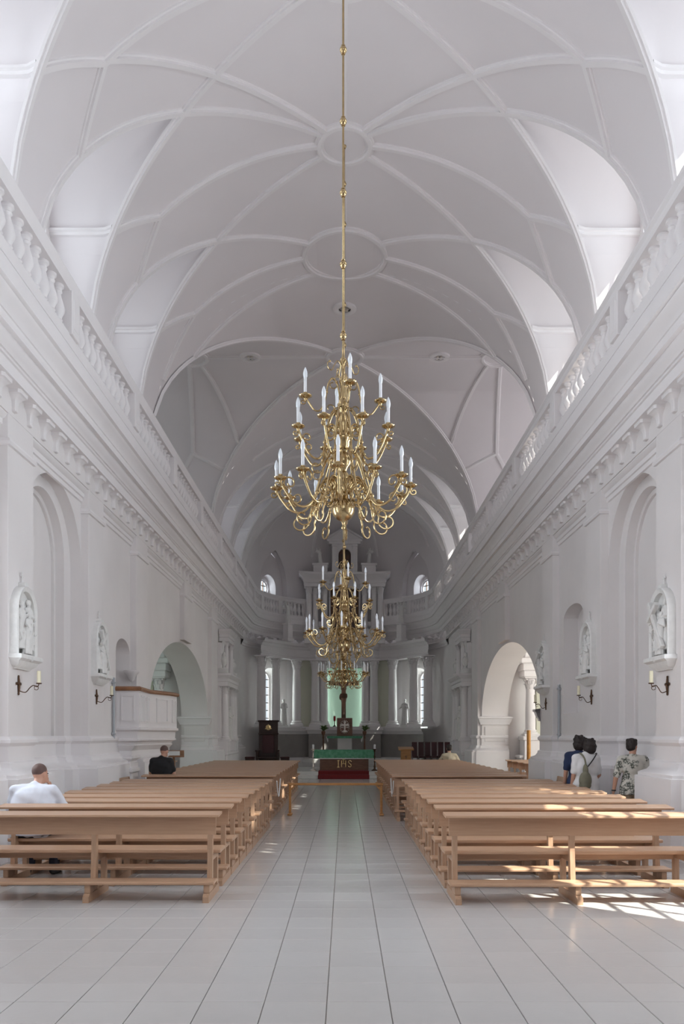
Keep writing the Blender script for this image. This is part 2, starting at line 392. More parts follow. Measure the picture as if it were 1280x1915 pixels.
# ------------------------------------------------------------------ vault
def make_vault():
    mb = MB()
    xs_in = [XA*math.sin(PI/2*i/8)/1.0 for i in range(9)]
    xs_in = [VA*math.sin(t) for t in [math.asin(XA/VA)*i/10 for i in range(11)]]
    xs_out = [VA*math.sin(math.asin(XA/VA)+(PI/2-math.asin(XA/VA))*i/12) for i in range(13)]
    def strip(y0, y1, full=True):
        xs = xs_in+xs_out[1:]
        xs = [-x for x in reversed(xs)]+xs[1:]
        mb.grid([[(x, y0, Bz(x)) for x in xs], [(x, y1, Bz(x)) for x in xs]])
        for s in (-1, 1): mb.add([(s*VA, y0, ZSP), (s*VA, y1, ZSP), (s*VA, y1, DECK-.1), (s*VA, y0, DECK-.1)], [(0, 1, 2, 3)])
    def bay(c):
        xs = [-x for x in reversed(xs_in)]+xs_in[1:]
        mb.grid([[(x, c-HB, Bz(x)) for x in xs], [(x, c+HB, Bz(x)) for x in xs]])
        for s in (-1, 1):
            for q in (-1, 1):
                mb.grid([[(s*x, c+q*HB, Bz(x)) for x in xs_out], [(s*x, c+q*g_of(x), Bz(x)) for x in xs_out]])
                mb.add([(s*VA, c+q*HB, ZSP), (s*VA, c+q*GA, ZSP), (s*VA, c+q*GA, DECK-.1), (s*VA, c+q*HB, DECK-.1)], [(0, 1, 2, 3)])
                mb.add([(s*VA, c+q*GA, ZSP), (s*XW, c+q*GA, ZSP), (s*XW, c+q*GA, DECK-.1), (s*VA, c+q*GA, DECK-.1)], [(0, 1, 2, 3)])
            rows = []
            xl = [x for x in xs_out if x < XL-.02]+[XL]
            for x in xl:
                g = g_of(x); zb = Bz(x); zc = crown_of(x)
                rows.append([(s*x, c-g*math.cos(PI*i/20), zb+max(0, zc-zb)*math.sin(PI*i/20)) for i in range(21)])
            mb.grid(rows)
            gl, zl, cl_ = g_of(XL), Bz(XL), crown_of(XL)
            mb.grid([[(s*x, c-gl*math.cos(PI*i/20), zl+(cl_-zl)*math.sin(PI*i/20)) for i in range(21)] for x in (XL, XW)])
            xt = [XL]+[x for x in xs_out if x > XL+.02]
            for q in (-1, 1):
                rows = []
                for x in xt+[XW]:
                    zb = Bz(x) if x <= VA else ZSP
                    rows.append([(s*x, c+q*g_of(Binv(zb+(zl-zb)*(1-(1-k/8)**2))), zb+(zl-zb)*(1-(1-k/8)**2)) for k in range(9)])
                mb.grid(rows)
    for c in LUN+LUN2: bay(c)
    strip(YB, LUN[0]-HB); strip(LUN[-1]+HB, CR-CRH); strip(CR+CRH, LUN2[0]-HB); strip(LUN2[-1]+HB, APY)
    # crossing: groin on x/VA = d/CRH
    N = 22
    ts = [math.sin(PI/2*i/N) for i in range(N+1)]
    for s in (-1, 1):
        for q in (-1, 1):
            # longitudinal web between groin and crossing edge (at barrel height), transverse web out to transept end
            mb.grid([[(s*VA*t, CR+q*CRH*t, Bz(VA*t)) for t in ts], [(s*VA*t, CR+q*CRH, Bz(VA*t)) for t in ts]])
            mb.grid([[(s*VA*t, CR+q*CRH*t, Tz(CRH*t)) for t in ts], [(s*9.6, CR+q*CRH*t, Tz(CRH*t)) for t in ts]])
            mb.add([(s*VA, CR+q*CRH, ZSP), (s*9.6, CR+q*CRH, ZSP), (s*9.6, CR+q*CRH, DECK-.3), (s*VA, CR+q*CRH, DECK-.3)], [(0, 1, 2, 3)])
    # apse half dome with four small lunettes
    LT = [math.radians(a) for a in (-50.6, 50.6)]
    hw = 0.21; ra = 4.38
    def lun_half(r): return hw*max(0.0, (min(r, VA)-ra)/(VA-ra))
    rs = [VA*(1-(1-i/26)**2.2) for i in range(27)]
    rs = sorted(set([r for r in rs if abs(r-ra) > 0.02]+[ra]))
    angs = [-PI/2+PI*i/48 for i in range(49)]
    def pt(r, th, z): return (r*math.sin(th), APY+r*math.cos(th), z)
    # sectors between lunettes
    edges = [(-PI/2, None), (LT[0], 'l'), (LT[1], 'l'), (PI/2, None)]
    rin = [r for r in rs if r <= ra+1e-6]; rout = [r for r in rs if r >= ra-1e-6]
    mb.grid([[pt(r, a, Az(r)) for a in angs] for r in rin])
    secs = [(-PI/2, 0, LT[0], -1), (LT[0], 1, LT[1], -1), (LT[1], 1, PI/2, 0)]
    for (a, ka, b, kb) in secs:
        rows = []
        for r in rout:
            a2 = a+ka*lun_half(r); b2 = b+kb*lun_half(r)
            rows.append([pt(r, a2+(b2-a2)*i/20, Az(r)) for i in range(21)])
        mb.grid(rows)
        # wall drum below the spring
        a2 = a+ka*hw; b2 = b+kb*hw
        mb.grid([[pt(VA, a2+(b2-a2)*i/20, z) for i in range(21)] for z in (ZSP, DECK-.2)])
    for L in LT:
        rows = []
        for r in rout+[5.12]:
            g = lun_half(r); zb = Az(r); zc = max(zb, Az(ra)-0.05*(r-ra))
            rows.append([pt(r, L-g*math.cos(PI*i/14), zb+(zc-zb)*math.sin(PI*i/14)) for i in range(15)])
        mb.grid(rows)
        for q in (-1, 1):
            mb.add([pt(VA, L+q*hw, ZSP), pt(5.12, L+q*hw, ZSP), pt(5.12, L+q*hw, DECK-.2), pt(VA, L+q*hw, DECK-.2)], [(0, 1, 2, 3)])
        # back wall of the lunette with a round window
        zc = Az(ra)-0.05
        out = [(-hw*5.13, DECK-.2), (hw*5.13, DECK-.2)]+[(hw*5.13*math.cos(PI*i/14), ZSP+(zc-ZSP)*math.sin(PI*i/14)) for i in range(15)]
        def to3(p, L=L, d=0.0):
            R = WPL+.14+d; cx, cy = math.sin(L), math.cos(L); tx, ty = math.cos(L), -math.sin(L)
            return (R*cx+p[0]*tx, APY+R*cy+p[0]*ty, p[1])
        niche = arch_loop(0, 0.52, DECK-.1, 8.95, 0.62, 14)
        V, Fc = fill_panel([out, niche], to3); mb.add(V, Fc)
        reveal(mb, niche, to3, lambda p: to3((p[0]*.9, p[1]), L, .42))
        sm = [(p[0]*.9, p[1]) for p in niche]
        hole = circle_loop(0, 8.96, 0.42, 24)
        V, Fc = fill_panel([sm, hole], lambda p: to3(p, L, .42)); mb.add(V, Fc)
        reveal(mb, hole, lambda p: to3(p, L, .42), lambda p: to3(p, L, .56))
    xa_ = [-VA+2*VA*i/60 for i in range(61)]
    mb.grid([[(x, APY, Bz(x)-.001) for x in xa_], [(x, APY, Az(abs(x))+.001) for x in xa_]])
    v = struct(put('ceiling', mb.mesh('ceiling', VAULT, smooth=28)))
    return v
ceiling = make_vault()
def vz(x, y):
    ax = abs(x)
    if abs(y-CR) <= CRH+1e-6:
        zt = Tz(abs(y-CR)); return max(zt, Bz(min(ax, VA))) if ax <= VA else zt
    if y > APY: return Az(min(VA, math.hypot(x, y-APY)))
    return Bz(min(ax, VA))
RIBPROF = [(-.085, 0.0), (-.075, .030), (-.048, .034), (-.042, .062), (.042, .062), (.048, .034), (.075, .030), (.085, 0.0)]
def rib(pts, parent=ceiling, w=.9, zf=vz, n=14, name='rib', depth=1.25):
    P3 = []
    for a, b in zip(pts[:-1], pts[1:]):
        for i in range(n): 
            t = i/n; P3.append((a[0]+(b[0]-a[0])*t, a[1]+(b[1]-a[1])*t))
    P3.append(pts[-1])
    P3 = [Vector((x, y, zf(x, y))) for x, y in P3]
    rows = []
    for i, p in enumerate(P3):
        t = (P3[min(i+1, len(P3)-1)]-P3[max(i-1, 0)]).normalized()
        e = 0.04
        # surface normal by differences, pointing down/in
        sx = 1 if p.x >= 0 else -1
        gx = (zf(p.x, p.y)-zf(p.x-sx*e, p.y))*sx/e
        gx = max(-6, min(6, gx))
        gy = (zf(p.x, p.y+e)-zf(p.x, p.y-e))/(2*e); gy = max(-6, min(6, gy))
        nrm = Vector((gx, gy, -1)).normalized()
        nrm = (nrm-t*nrm.dot(t)).normalized()
        lat = t.cross(nrm).normalized()
        rows.append([p+lat*(u*w)+nrm*(h*depth-.012) for u, h in RIBPROF])
    mb = MB(); mb.grid(rows)
    mb.f.append(tuple(range(8))); mb.f.append(tuple(range(len(mb.v)-8, len(mb.v))))
    return mb.build(name, MOULD, parent, smooth=35)
def ring(x, y, r, name='ring_moulding', disc=True):
    pts = [(x+r*math.cos(2*PI*i/40), y+r*math.sin(2*PI*i/40)) for i in range(41)]
    zz = vz(x, y)-0.03
    rows = []
    for (px, py) in pts:
        d = Vector((px-x, py-y, 0)).normalized()
        rows.append([Vector((px, py, max(zz-.02, vz(px, py)-.005)))+d*u+Vector((0, 0, -h)) for u, h in [(-.1, -.02), (-.09, .03), (-.05, .035), (-.04, .07), (.03, .07), (.04, .035), (.08, .03), (.09, -.05)]])
    mb = MB(); mb.grid(rows)
    o = mb.build(name, MOULD, ceiling, smooth=35)
    if disc:
        d = MB(); d.lathe([(0.001, zz-.005), (r*.97, zz-.012)], 32, x, y, 0, caps=False); d.build('ceiling_disc', VAULT, o, smooth=30)
    return o
RINGS = {1.19: .48, 4.71: .48, 8.23: .48, 11.75: .48, 15.27: .48, 18.79: .945}
def make_ribs():
    xn = 3.45
    for k, c in enumerate(LUN+LUN2):
        if c < 8: continue
        ya, yb = c-HB, c+HB
        ra, rb = RINGS.get(round(ya, 2), .3), RINGS.get(round(yb, 2), .3)
        for s in (-1, 1):
            # far groin, continued to the nearer ring; near groin, continued to the farther ring
            d = math.hypot(VA, HB+GA); 
            rib([(s*ra*XA/math.hypot(XA, HB), ya+ra*HB/math.hypot(XA, HB)), (s*XA, c), (s*4.57, c+GS*(4.57-XA))])
            rib([(s*rb*XA/math.hypot(XA, HB), yb-rb*HB/math.hypot(XA, HB)), (s*XA, c), (s*4.57, c-GS*(4.57-XA))])
            # little level mouldings on the flanks of the lunette
            for q in (-1, 1):
                x0 = 4.07; z = Bz(x0)+0.02; pts = []
                for i in range(9):
                    x = x0+(XW-x0)*i/8; xx = min(x, XL); g = g_of(xx); zb = Bz(xx); zc = crown_of(xx)
                    dy = g*math.sqrt(max(0, 1-((z-zb)/(zc-zb))**2)); pts.append((s*x, c+q*dy, z))
                mb = MB(); mb.grid([[(p[0], p[1]-q*o, p[2]+h) for o, h in ((-.02, -.06), (.05, -.05), (.05, 0), (.09, .01), (.09, .05), (-.02, .06))] for p in pts])
                mb.build('string_moulding', MOULD, ceiling, smooth=35)
    for y, r in list(RINGS.items()):
        if y < 8: continue
        ring(0, y, r)
        for s in (-1, 1):
            rib([(s*r, y), (s*xn, y)])
            rib([(s*xn, y), (s*4.07, y-(HB-GS*(4.07-XA)))], n=6)
            if y < 18: rib([(s*xn, y), (s*4.07, y+(HB-GS*(4.07-XA)))], n=6)
            else: rib([(s*xn, y), (s*4.3, CR-CRH-.02)], n=6)
    for s in (-1, 1):
        rib([(s*.35, 15.27-.37), (s*3.4, 11.75)])
        rib([(s*.66, 18.79+.68), (s*3.72, 20.28)], n=22)
        # crossing
        rib([(s*.35, CR-.33), (s*4.55, CR-4.35)], n=26)
        rib([(s*.35, CR+.33), (s*4.55, CR+4.35)], n=26)
        rib([(s*.5, CR), (s*4.0, CR)])
        ring(s*4.5, CR, .5)
        rib([(s*4.25, CR+.45), (s*3.5, 27.25)])
        rib([(s*4.6, CR+.5), (s*5.05, 27.4)])
        rib([(s*5.05, 27.4), (s*4.0, 27.75)], n=6); rib([(s*5.05, 27.4), (s*5.7, 28.0)], n=6)
        rib([(s*.5, 29.25), (s*3.3, 29.25)]); rib([(s*.5, 32.72), (s*4.3, 32.72)]); rib([(s*.2, 36.4), (s*4.4, 36.4)])
        for a in (22, 66):
            t = math.radians(a); rib([(s*.5*math.sin(t), APY+.5*math.cos(t)), (s*4.4*math.sin(t), APY+4.4*math.cos(t))])
    ring(0, CR, .5); ring(0, 32.72, .6)
    for a, b in ((11.75+.48, 15.27-.48), (15.27+.48, 18.79-.945), (18.79+.945, CR-.5), (CR+.5, 32.1), (8.7, 11.27)):
        rib([(0, a), (0, b)], w=.6, depth=.5)
make_ribs()
# recessed ceiling spotlights
def downlight(x, y, label):
    t = thing('ceiling_light', label, 'light', (x, y, vz(x, y)))
    mb = MB(); mb.lathe([(.15, .02), (.16, -.05), (.22, -.07), (.30, -.05), (.32, .04), (.30, .06)], 28, caps=False); mb.build('trim_ring', MOULD, t, smooth=35)
    mb = MB(); mb.lathe([(.15, -.03), (.14, .03), (.001, .03)], 24, caps=False); mb.build('recess', BLACK, t, smooth=35)
    for i in range(4):
        a = PI/4+i*PI/2; m = MB(); m.lathe([(.035, -.02), (.045, -.035), (.04, -.06), (.02, -.07), (.001, -.065)], 10, .07*math.cos(a), .07*math.sin(a)); m.build('spot_lamp', SILVER, t, smooth=40)
downlight(0, 21.16, 'round recessed spotlight in the vault crown above the middle chandeliers')
downlight(-2.74, CR, 'round recessed spotlight in the shadowed left crossing vault')
downlight(2.74, CR, 'round recessed spotlight in the lilac-tinted right crossing vault')

# ------------------------------------------------------------------ side walls
NA, NHW = 13.475, 1.31             # tall niche centre and half width
ARC, ARHW, ARZ, ARR = 24.2, 4.25, 2.30, 2.06
PILS = [(-2.8, -1.9), (.65, 1.6), (4.2, 5.15), (7.7, 8.65), (11.25, 12.16), (14.79, 15.7), (18.2, 19.2), (23.65, 24.75), (28.5, 29.8)]
def make_wall(s, name):
    X = lambda d: s*d
    mb = MB()
    outer = [(YB, 0), (APY, 0), (APY, 6.6), (YB, 6.6)]
    niche = arch_loop(NA, NHW, 0.002, 4.7, 1.22, 24)
    arch = arch_loop(ARC, ARHW, 0.002, ARZ, ARR, 36)
    holes = [niche, arch]
    bays = [(9.95, .95), (6.42, .95)]
    wins = [arch_loop(c, hw, 1.25, 4.6, hw, 16) for c, hw in bays]
    holes += wins
    if s > 0: small = arch_loop(17.1, .72, 2.15, 4.15, .26, 14)
    else: small = arch_loop(17.6, .56, 1.8, 3.45, .3, 14)
    holes.append(small)
    V, Fc = fill_panel([outer]+holes, lambda p: (X(WPL), p[0], p[1])); mb.add(V, Fc)
    # double stepped tall niche
    f = lambda d: (lambda p: (X(d), p[0], p[1]))
    reveal(mb, niche, f(WPL), f(4.93), skip_bottom=True)
    inner = arch_loop(NA, .98, 0.004, 4.75, .98, 24)
    V, Fc = fill_panel([niche, inner], f(4.93)); mb.add(V, Fc)
    reveal(mb, inner, f(4.93), f(5.08), skip_bottom=True)
    inner2 = arch_loop(NA, .9, 0.006, 4.72, .93, 24)
    V, Fc = fill_panel([inner, inner2], f(5.08)); mb.add(V, Fc)
    reveal(mb, inner2, f(5.08), f(5.13), skip_bottom=True)
    V, Fc = fill_panel([inner2], f(5.13)); mb.add(V, Fc)
    # small niche / pulpit door recess
    dep = 5.05
    reveal(mb, small, f(WPL), f(dep)); V, Fc = fill_panel([small], f(dep)); mb.add(V, Fc)
    # windows near the camera: splayed reveals
    for w in wins: reveal(mb, w, f(WPL), f(5.3))
    # arch soffit
    reveal(mb, arch, f(WPL), f(5.65), skip_bottom=True)
    V, Fc = fill_panel([[(19.3, 0), (28.75, 0), (28.75, 6.6), (19.3, 6.6)], arch], f(5.65)); mb.add(V, Fc)
    w = struct(put(name, mb.mesh(name, PLASTER, smooth=25)))
    # pilasters
    for (a, b) in PILS:
        z0 = 4.42 if 20 < a < 28 else 1.2
        m = MB(); m.bbox(X(P), X(WPL+.02), a, b, z0, 6.3, .006); m.build('pilaster', PLASTER, w)
        for rows in (sweep([(X(WPL), a), (X(P), a), (X(P), b), (X(WPL), b)], [(0, 5.66), (.03, 5.67), (.045, 5.71), (.03, 5.75), (0, 5.77)], sgn=1 if s > 0 else -1),):
            # outwards: away from the pilaster core
            m = MB(); m.grid(rows); m.build('astragal', MOULD, w, smooth=35)
    # architrave lengths between pilasters
    ends = [(PILS[i][1], PILS[i+1][0]) for i in range(len(PILS)-1)]+[(29.8, 33.2)]
    ap = [(0, 5.86), (.03, 5.87), (.035, 5.94), (.06, 5.95), (.065, 6.02), (.10, 6.04), (.125, 6.08), (.125, 6.10), (0, 6.10)]
    for (a, b) in ends:
        if b < 9: continue
        m = MB(); m.grid([[(X(WPL-o), y, z) for o, z in ap] for y in (a, b)]); m.build('architrave', MOULD, w, smooth=30)
    m = MB(); m.box(X(P-.004), X(WPL+.03), YB, APY, 6.10, 6.5); m.build('frieze', PLASTER, w)
    # arch imposts and jamb panels
    for q in (-1, 1):
        y = ARC+q*ARHW
        pr = [(0, 2.02), (.05, 2.04), (.05, 2.07), (.10, 2.16), (.12, 2.24), (.15, 2.26), (.15, 2.31), (0, 2.33)]
        path = [(X(WPL), y+q*.10), (X(WPL), y), (X(5.65), y), (X(5.65), y+q*.1)]
        sg = 1 if s*q < 0 else -1
        m = MB(); m.grid(sweep(path, pr, sgn=sg)); m.build('impost', MOULD, w, smooth=30)
        m = MB(); m.bbox(X(4.84), X(5.55), y-q*.03, y+q*.02, 1.45, 1.96, .01); m.build('jamb_panel', PLASTER, w)
    # base courses, swept round every break of the wall
    pts = [(YB, WPL)]
    def jog(lst): pts.extend(lst)
    for (a, b) in PILS:
        if a < 5 or a > 20: continue
        jog([(a, WPL if abs(a-14.79) > .01 else 4.93), (a, P), (b, P), (b, WPL if abs(b-12.16) > .01 else 4.93)])
        if abs(b-12.16) < .01: jog([(NA-.98, 4.93), (NA-.98, 5.08), (NA+.98, 5.08), (NA+.98, 4.93)])
    jog([(ARC-ARHW, WPL), (ARC-ARHW, 5.65)])
    base = [(0, 1.68), (.02, 1.67), (.055, 1.63), (.055, 1.59), (.02, 1.55), (.012, 1.54), (.012, 1.33), (.05, 1.31), (.06, 1.26), (.10, 1.20), (.17, 1.17), (.20, 1.15), (.20, 1.11), (.235, 1.10), (.235, 0.0)]
    for lst, nm in ((pts, 'baseboard_'), ([(ARC+ARHW, 5.65), (ARC+ARHW, WPL), (28.5, WPL), (28.5, P), (29.8, P), (29.8, WPL), (APY, WPL)], 'baseboard_')):
        path = [(X(d), y) for y, d in lst]
        m = MB(); m.grid(sweep(path, base, sgn=1 if s > 0 else -1)); struct(put(nm+name[5:]+('_nave' if lst is pts else '_chancel'), m.mesh('base_course', MOULD, smooth=35)))
    return w
wall_left = make_wall(-1, 'wall_left')
wall_right = make_wall(1, 'wall_right')

# transepts and the closing walls
def make_outer():
    for s, nm in ((-1, 'wall_transept_left'), (1, 'wall_transept_right')):
        mb = MB()
        f = lambda p: (s*9.6, p[0], p[1])
        up = arch_loop(CR, 1.5, 8.2, 10.2, 1.0, 18)
        lo = arch_loop(CR, 1.9, 1.4, 3.9, .9, 18)
        ya, yb = CR-CRH, CR+CRH
        top = [(ya, 0), (yb, 0), (yb, ZSP)]+[(CR+CRH*math.cos(PI*i/24), ZSP+VB*math.sin(PI*i/24)) for i in range(1, 24)]+[(ya, ZSP)]
        V, Fc = fill_panel([top, up, lo], f); mb.add(V, Fc)
        for h in (up, lo): reveal(mb, h, f, lambda p: (s*9.95, p[0], p[1]))
        y2, y3 = 19.7, 28.6
        for y in (y2, y3): mb.add([(s*5.65, y, 0), (s*9.6, y, 0), (s*9.6, y, 6.6), (s*5.65, y, 6.6)], [(0, 1, 2, 3)])
        for a, b in ((y2, ya), (yb, y3)):
            if b > a: mb.add([(s*9.6, a, 0), (s*9.6, b, 0), (s*9.6, b, 6.6), (s*9.6, a, 6.6)], [(0, 1, 2, 3)])
        mb.add([(s*5.65, y2, 6.6), (s*9.6, y2, 6.6), (s*9.6, y3, 6.6), (s*5.65, y3, 6.6)], [(0, 1, 2, 3)])
        mb.add([(s*4.0, ya, 7.1), (s*9.6, ya, 7.1), (s*9.6, yb, 7.1), (s*4.0, yb, 7.1)], [(0, 1, 2, 3)])
        struct(put(nm, mb.mesh(nm, PLASTER, smooth=25)))
    mb = MB(); f = lambda p: (p[0], YB, p[1])
    big = arch_loop(0, 2.4, 4.6, 8.6, 1.5, 20)
    prof = [(-WPL, 0), (WPL, 0), (WPL, 7.3), (VA, 7.3), (VA, ZSP)]+[(VA*math.cos(PI*i/24), ZSP+VB*math.sin(PI*i/24)) for i in range(1, 24)]+[(-VA, ZSP), (-VA, 7.3), (-WPL, 7.3)]
    V, Fc = fill_panel([prof, big], f); mb.add(V, Fc); reveal(mb, big, f, lambda p: (p[0], YB-.5, p[1]))
    struct(put('wall_back', mb.mesh('wall_back', PLASTER)))
    # clerestory window walls, one per lunette
    for s, nm in ((-1, 'wall_clerestory_left'), (1, 'wall_clerestory_right')):
        mb = MB()
        for c in LUN+LUN2:
            gl, zl, cl_ = g_of(XL), Bz(XL), crown_of(XL)
            side = [ZSP+(zl-ZSP)*(1-(1-k/8)**2) for k in range(9)]
            out = [(c-GA, DECK-.1), (c+GA, DECK-.1)]+[(c+g_of(Binv(z)), z) for z in side]+[(c+gl*math.cos(PI*i/20), zl+(cl_-zl)*math.sin(PI*i/20)) for i in range(1, 20)]+[(c-g_of(Binv(z)), z) for z in reversed(side)]
            hole = arch_loop(c, .82, 8.0, 10.5, .75, 16)
            if c < 5:
                V, Fc = fill_panel([out], lambda p: (s*XW, p[0], p[1])); mb.add(V, Fc); continue
            V, Fc = fill_panel([out, hole], lambda p: (s*XW, p[0], p[1])); mb.add(V, Fc)
            reveal(mb, hole, lambda p: (s*XW, p[0], p[1]), lambda p: (s*5.62, p[0], p[1]))
        struct(put(nm, mb.mesh(nm, PLASTER)))
make_outer()
# apse wall with its tall windows
AWT = [math.radians(a) for a in (-50.6, 50.6)]
def apse_pt(R, th, z): return (R*math.sin(th), APY+R*math.cos(th), z)
def make_apse():
    mb = MB()
    hw, z0, zs = .36, 2.12, 4.45
    T0 = hw/WPL
    def seg(a, b):
        n = max(2, int((b-a)/0.06)); mb.grid([[apse_pt(WPL, a+(b-a)*i/n, z) for i in range(n+1)] for z in (0, 6.6)])
    seg(-PI/2, AWT[0]-.16); seg(AWT[0]+.16, AWT[1]-.16); seg(AWT[1]+.16, PI/2)
    for L in AWT:
        f = lambda p, d=0.0: (lambda R, t: apse_pt(R, L+t, p[1]))(WPL+d, p[0]/WPL)
        out = [(-.16*WPL, 0), (.16*WPL, 0), (.16*WPL, 6.6), (-.16*WPL, 6.6)]
        hole = arch_loop(0, .62, 2.0, 4.35, .62, 14)
        V, Fc = fill_panel([out, hole], f); mb.add(V, Fc)
        small = arch_loop(0, hw, z0, zs, hw, 14)
        sm2 = arch_loop(0, hw, z0, zs, hw, 14)
        n = len(hole)
        for i in range(n):
            a, b = hole[i], hole[(i+1) % n]; c, d = small[(i+1) % n], small[i]
            mb.add([f(a), f(b), f(c, .5), f(d, .5)], [(0, 1, 2, 3)])
    w = struct(put('wall_apse', mb.mesh('wall_apse', PLASTER, smooth=30)))
make_apse()

# ------------------------------------------------------------------ windows
WN = [0]
def window(to3, loop, c, z0, z1, hw, bars_v, bars_h, bar=.03, arc=None, label=None):
    WN[0] += 1
    nm = 'window_%d' % WN[0]
    mb = MB(); n = len(loop)
    cz = (z0+z1)/2
    ins = [(c+(p[0]-c)*(1-2.2*bar/ max(hw, .1)*.6), cz+(p[1]-cz)*(1-1.6*bar/((z1-z0)/2))) for p in loop]
    for d0, d1 in ((-.02, .03),):
        for i in range(n):
            a, b, e, g = loop[i], loop[(i+1) % n], ins[(i+1) % n], ins[i]
            mb.add([to3(a, d0), to3(b, d0), to3(e, d0), to3(g, d0), to3(a, d1), to3(b, d1), to3(e, d1), to3(g, d1)], [(0,1,2,3),(7,6,5,4),(3,2,6,7),(0,4,5,1)])
    fr = struct(put(nm, mb.mesh(nm, MOULD)))
    def top_at(x):
        best = z1
        hits = []
        for i in range(n):
            a, b = loop[i], loop[(i+1) % n]
            if (a[0]-x)*(b[0]-x) <= 0 and abs(a[0]-b[0]) > 1e-9:
                hits.append(a[1]+(b[1]-a[1])*(x-a[0])/(b[0]-a[0]))
        return (min(hits), max(hits)) if hits else (z0, z1)
    def span_at(z):
        hits = []
        for i in range(n):
            a, b = loop[i], loop[(i+1) % n]
            if (a[1]-z)*(b[1]-z) <= 0 and abs(a[1]-b[1]) > 1e-9:
                hits.append(a[0]+(b[0]-a[0])*(z-a[1])/(b[1]-a[1]))
        return (min(hits), max(hits)) if hits else (c-hw, c+hw)
    def bx(x0, x1, za, zb):
        m = MB(); q = [(x0, za), (x1, za), (x1, zb), (x0, zb)]
        m.prism(q, lambda p: to3(p, -.015), lambda p: to3(p, .025)); m.build('glazing_bar', MOULD if label is None else IRON, fr)
    for k in range(1, bars_v+1):
        x = c-hw+2*hw*k/(bars_v+1); a, b = top_at(x); bx(x-bar/2, x+bar/2, a, b)
    for k in range(1, bars_h+1):
        z = z0+(z1-z0)*k/(bars_h+1); a, b = span_at(z); bx(a, b, z-bar/2, z+bar/2)
    V, Fc = fill_panel([ins], lambda p: to3(p, .01))
    m = MB(); m.add(V, Fc); m.build('pane', GLASS, fr)
    return fr
for s in (-1, 1):
    for c in LUN+LUN2:
        if c < 5: continue
        window(lambda p, d=0, s=s: (s*(5.6+d), p[0], p[1]), arch_loop(c, .82, 8.0, 10.5, .75, 16), c, 8.0, 11.25, .82, 3, 4, .035)
    for c in (9.95, 6.42):
        window(lambda p, d=0, s=s: (s*(5.28+d), p[0], p[1]), arch_loop(c, .95, 1.25, 4.6, .95, 16), c, 1.25, 5.55, .95, 3, 7, .05)
    window(lambda p, d=0, s=s: (s*(9.9+d), p[0], p[1]), arch_loop(CR, 1.5, 8.2, 10.2, 1.0, 18), CR, 8.2, 11.2, 1.5, 3, 3, .06)
    window(lambda p, d=0, s=s: (s*(9.9+d), p[0], p[1]), arch_loop(CR, 1.9, 1.4, 3.9, .9, 18), CR, 1.4, 4.8, 1.9, 5, 4, .06)
window(lambda p, d=0: (p[0], YB-.45-d, p[1]), arch_loop(0, 2.4, 4.6, 8.6, 1.5, 20), 0, 4.6, 10.1, 2.4, 5, 5, .07)
for L in AWT:
    window(lambda p, d=0, L=L: apse_pt(WPL+.48+d, L+p[0]/WPL, p[1]), arch_loop(0, .36, 2.12, 4.45, .36, 14), 0, 2.12, 4.81, .36, 2, 6, .04, label=1)
    def o3(p, d=0, L=L):
        R = WPL+.66+d; return (R*math.sin(L)+p[0]*math.cos(L), APY+R*math.cos(L)-p[0]*math.sin(L), p[1])
    window(o3, circle_loop(0, 8.96, .42, 24), 0, 8.54, 9.38, .42, 2, 2, .04, label=1)
# foliage outside the apse and the near right window: real leaves that break the light
def tree(x, y, z, r, n, label, trunk=True, seed=1):
    rnd = random.Random(seed)
    t = thing('tree', label, 'tree', (x, y, 0))
    mb = MB()
    for i in range(n):
        u = Vector((rnd.gauss(0, 1), rnd.gauss(0, 1), rnd.gauss(0, 1))).normalized()*r*rnd.random()**.4
        a, b = Vector((rnd.gauss(0, 1), rnd.gauss(0, 1), rnd.gauss(0, 1))).normalized(), Vector((rnd.gauss(0, 1), rnd.gauss(0, 1), rnd.gauss(0, 1))).normalized()
        L = rnd.uniform(.08, .16); c = u+Vector((0, 0, z))
        mb.add([c-a*L, c+b*L*.5, c+a*L, c-b*L*.5], [(0, 1, 2, 3)])
    o = mb.build('foliage', LEAF, t); o['kind'] = 'stuff'
    m = MB(); m.tube([(0, 0, 0), (.1, 0, z*.5), (0, .1, z)], [.2, .16, .08], 10); m.build('trunk', CROSSW, t, smooth=40)

# ------------------------------------------------------------------ entablature, corbels, balustrades
def apse_arc(R, n=40, a0=-90, a1=90): return [(R*math.sin(math.radians(a0+(a1-a0)*i/n)), APY+R*math.cos(math.radians(a0+(a1-a0)*i/n))) for i in range(n+1)]
CPROF = [(0, 6.44), (.20, 6.44), (.20, 6.60), (.225, 6.61), (.225, 6.645), (.25, 6.65), (.255, 6.67), (.28, 6.70), (.335, 6.75), (.345, 6.78), (.345, 6.80),
         (.42, 6.80), (.42, 6.91), (.435, 6.92), (.44, 6.95), (.465, 7.00), (.52, 7.06), (.555, 7.09), (.56, 7.10), (.545, 7.115), (.60, 7.13), (.60, 7.34), (.59, DECK), (-.62, DECK)]
path = [(-P, YB)]+apse_arc(P)+[(P, YB)]
mb = MB(); mb.grid(sweep(path, CPROF, sgn=-1))
trim1 = struct(put('trim_1', mb.mesh('entablature', MOULD, smooth=32)))
cb = MB()
rows = [[(0, -h, z), (p*.8, -h, z), (p, -h*.8, z), (p, h*.8, z), (p*.8, h, z), (0, h, z)] for (z, p, h) in ((6.165, .05, .04), (6.175, .062, .05), (6.19, .062, .05), (6.20, .055, .046), (6.27, .06, .05), (6.315, .07, .062), (6.35, .095, .092), (6.375, .125, .125), (6.385, .135, .138), (6.39, .16, .15), (6.44, .165, .155))]
cb.grid(rows); cb.add(rows[0], [(0, 1, 2, 3, 4, 5)])
CORB = cb.mesh('corbel', MOULD, smooth=30)
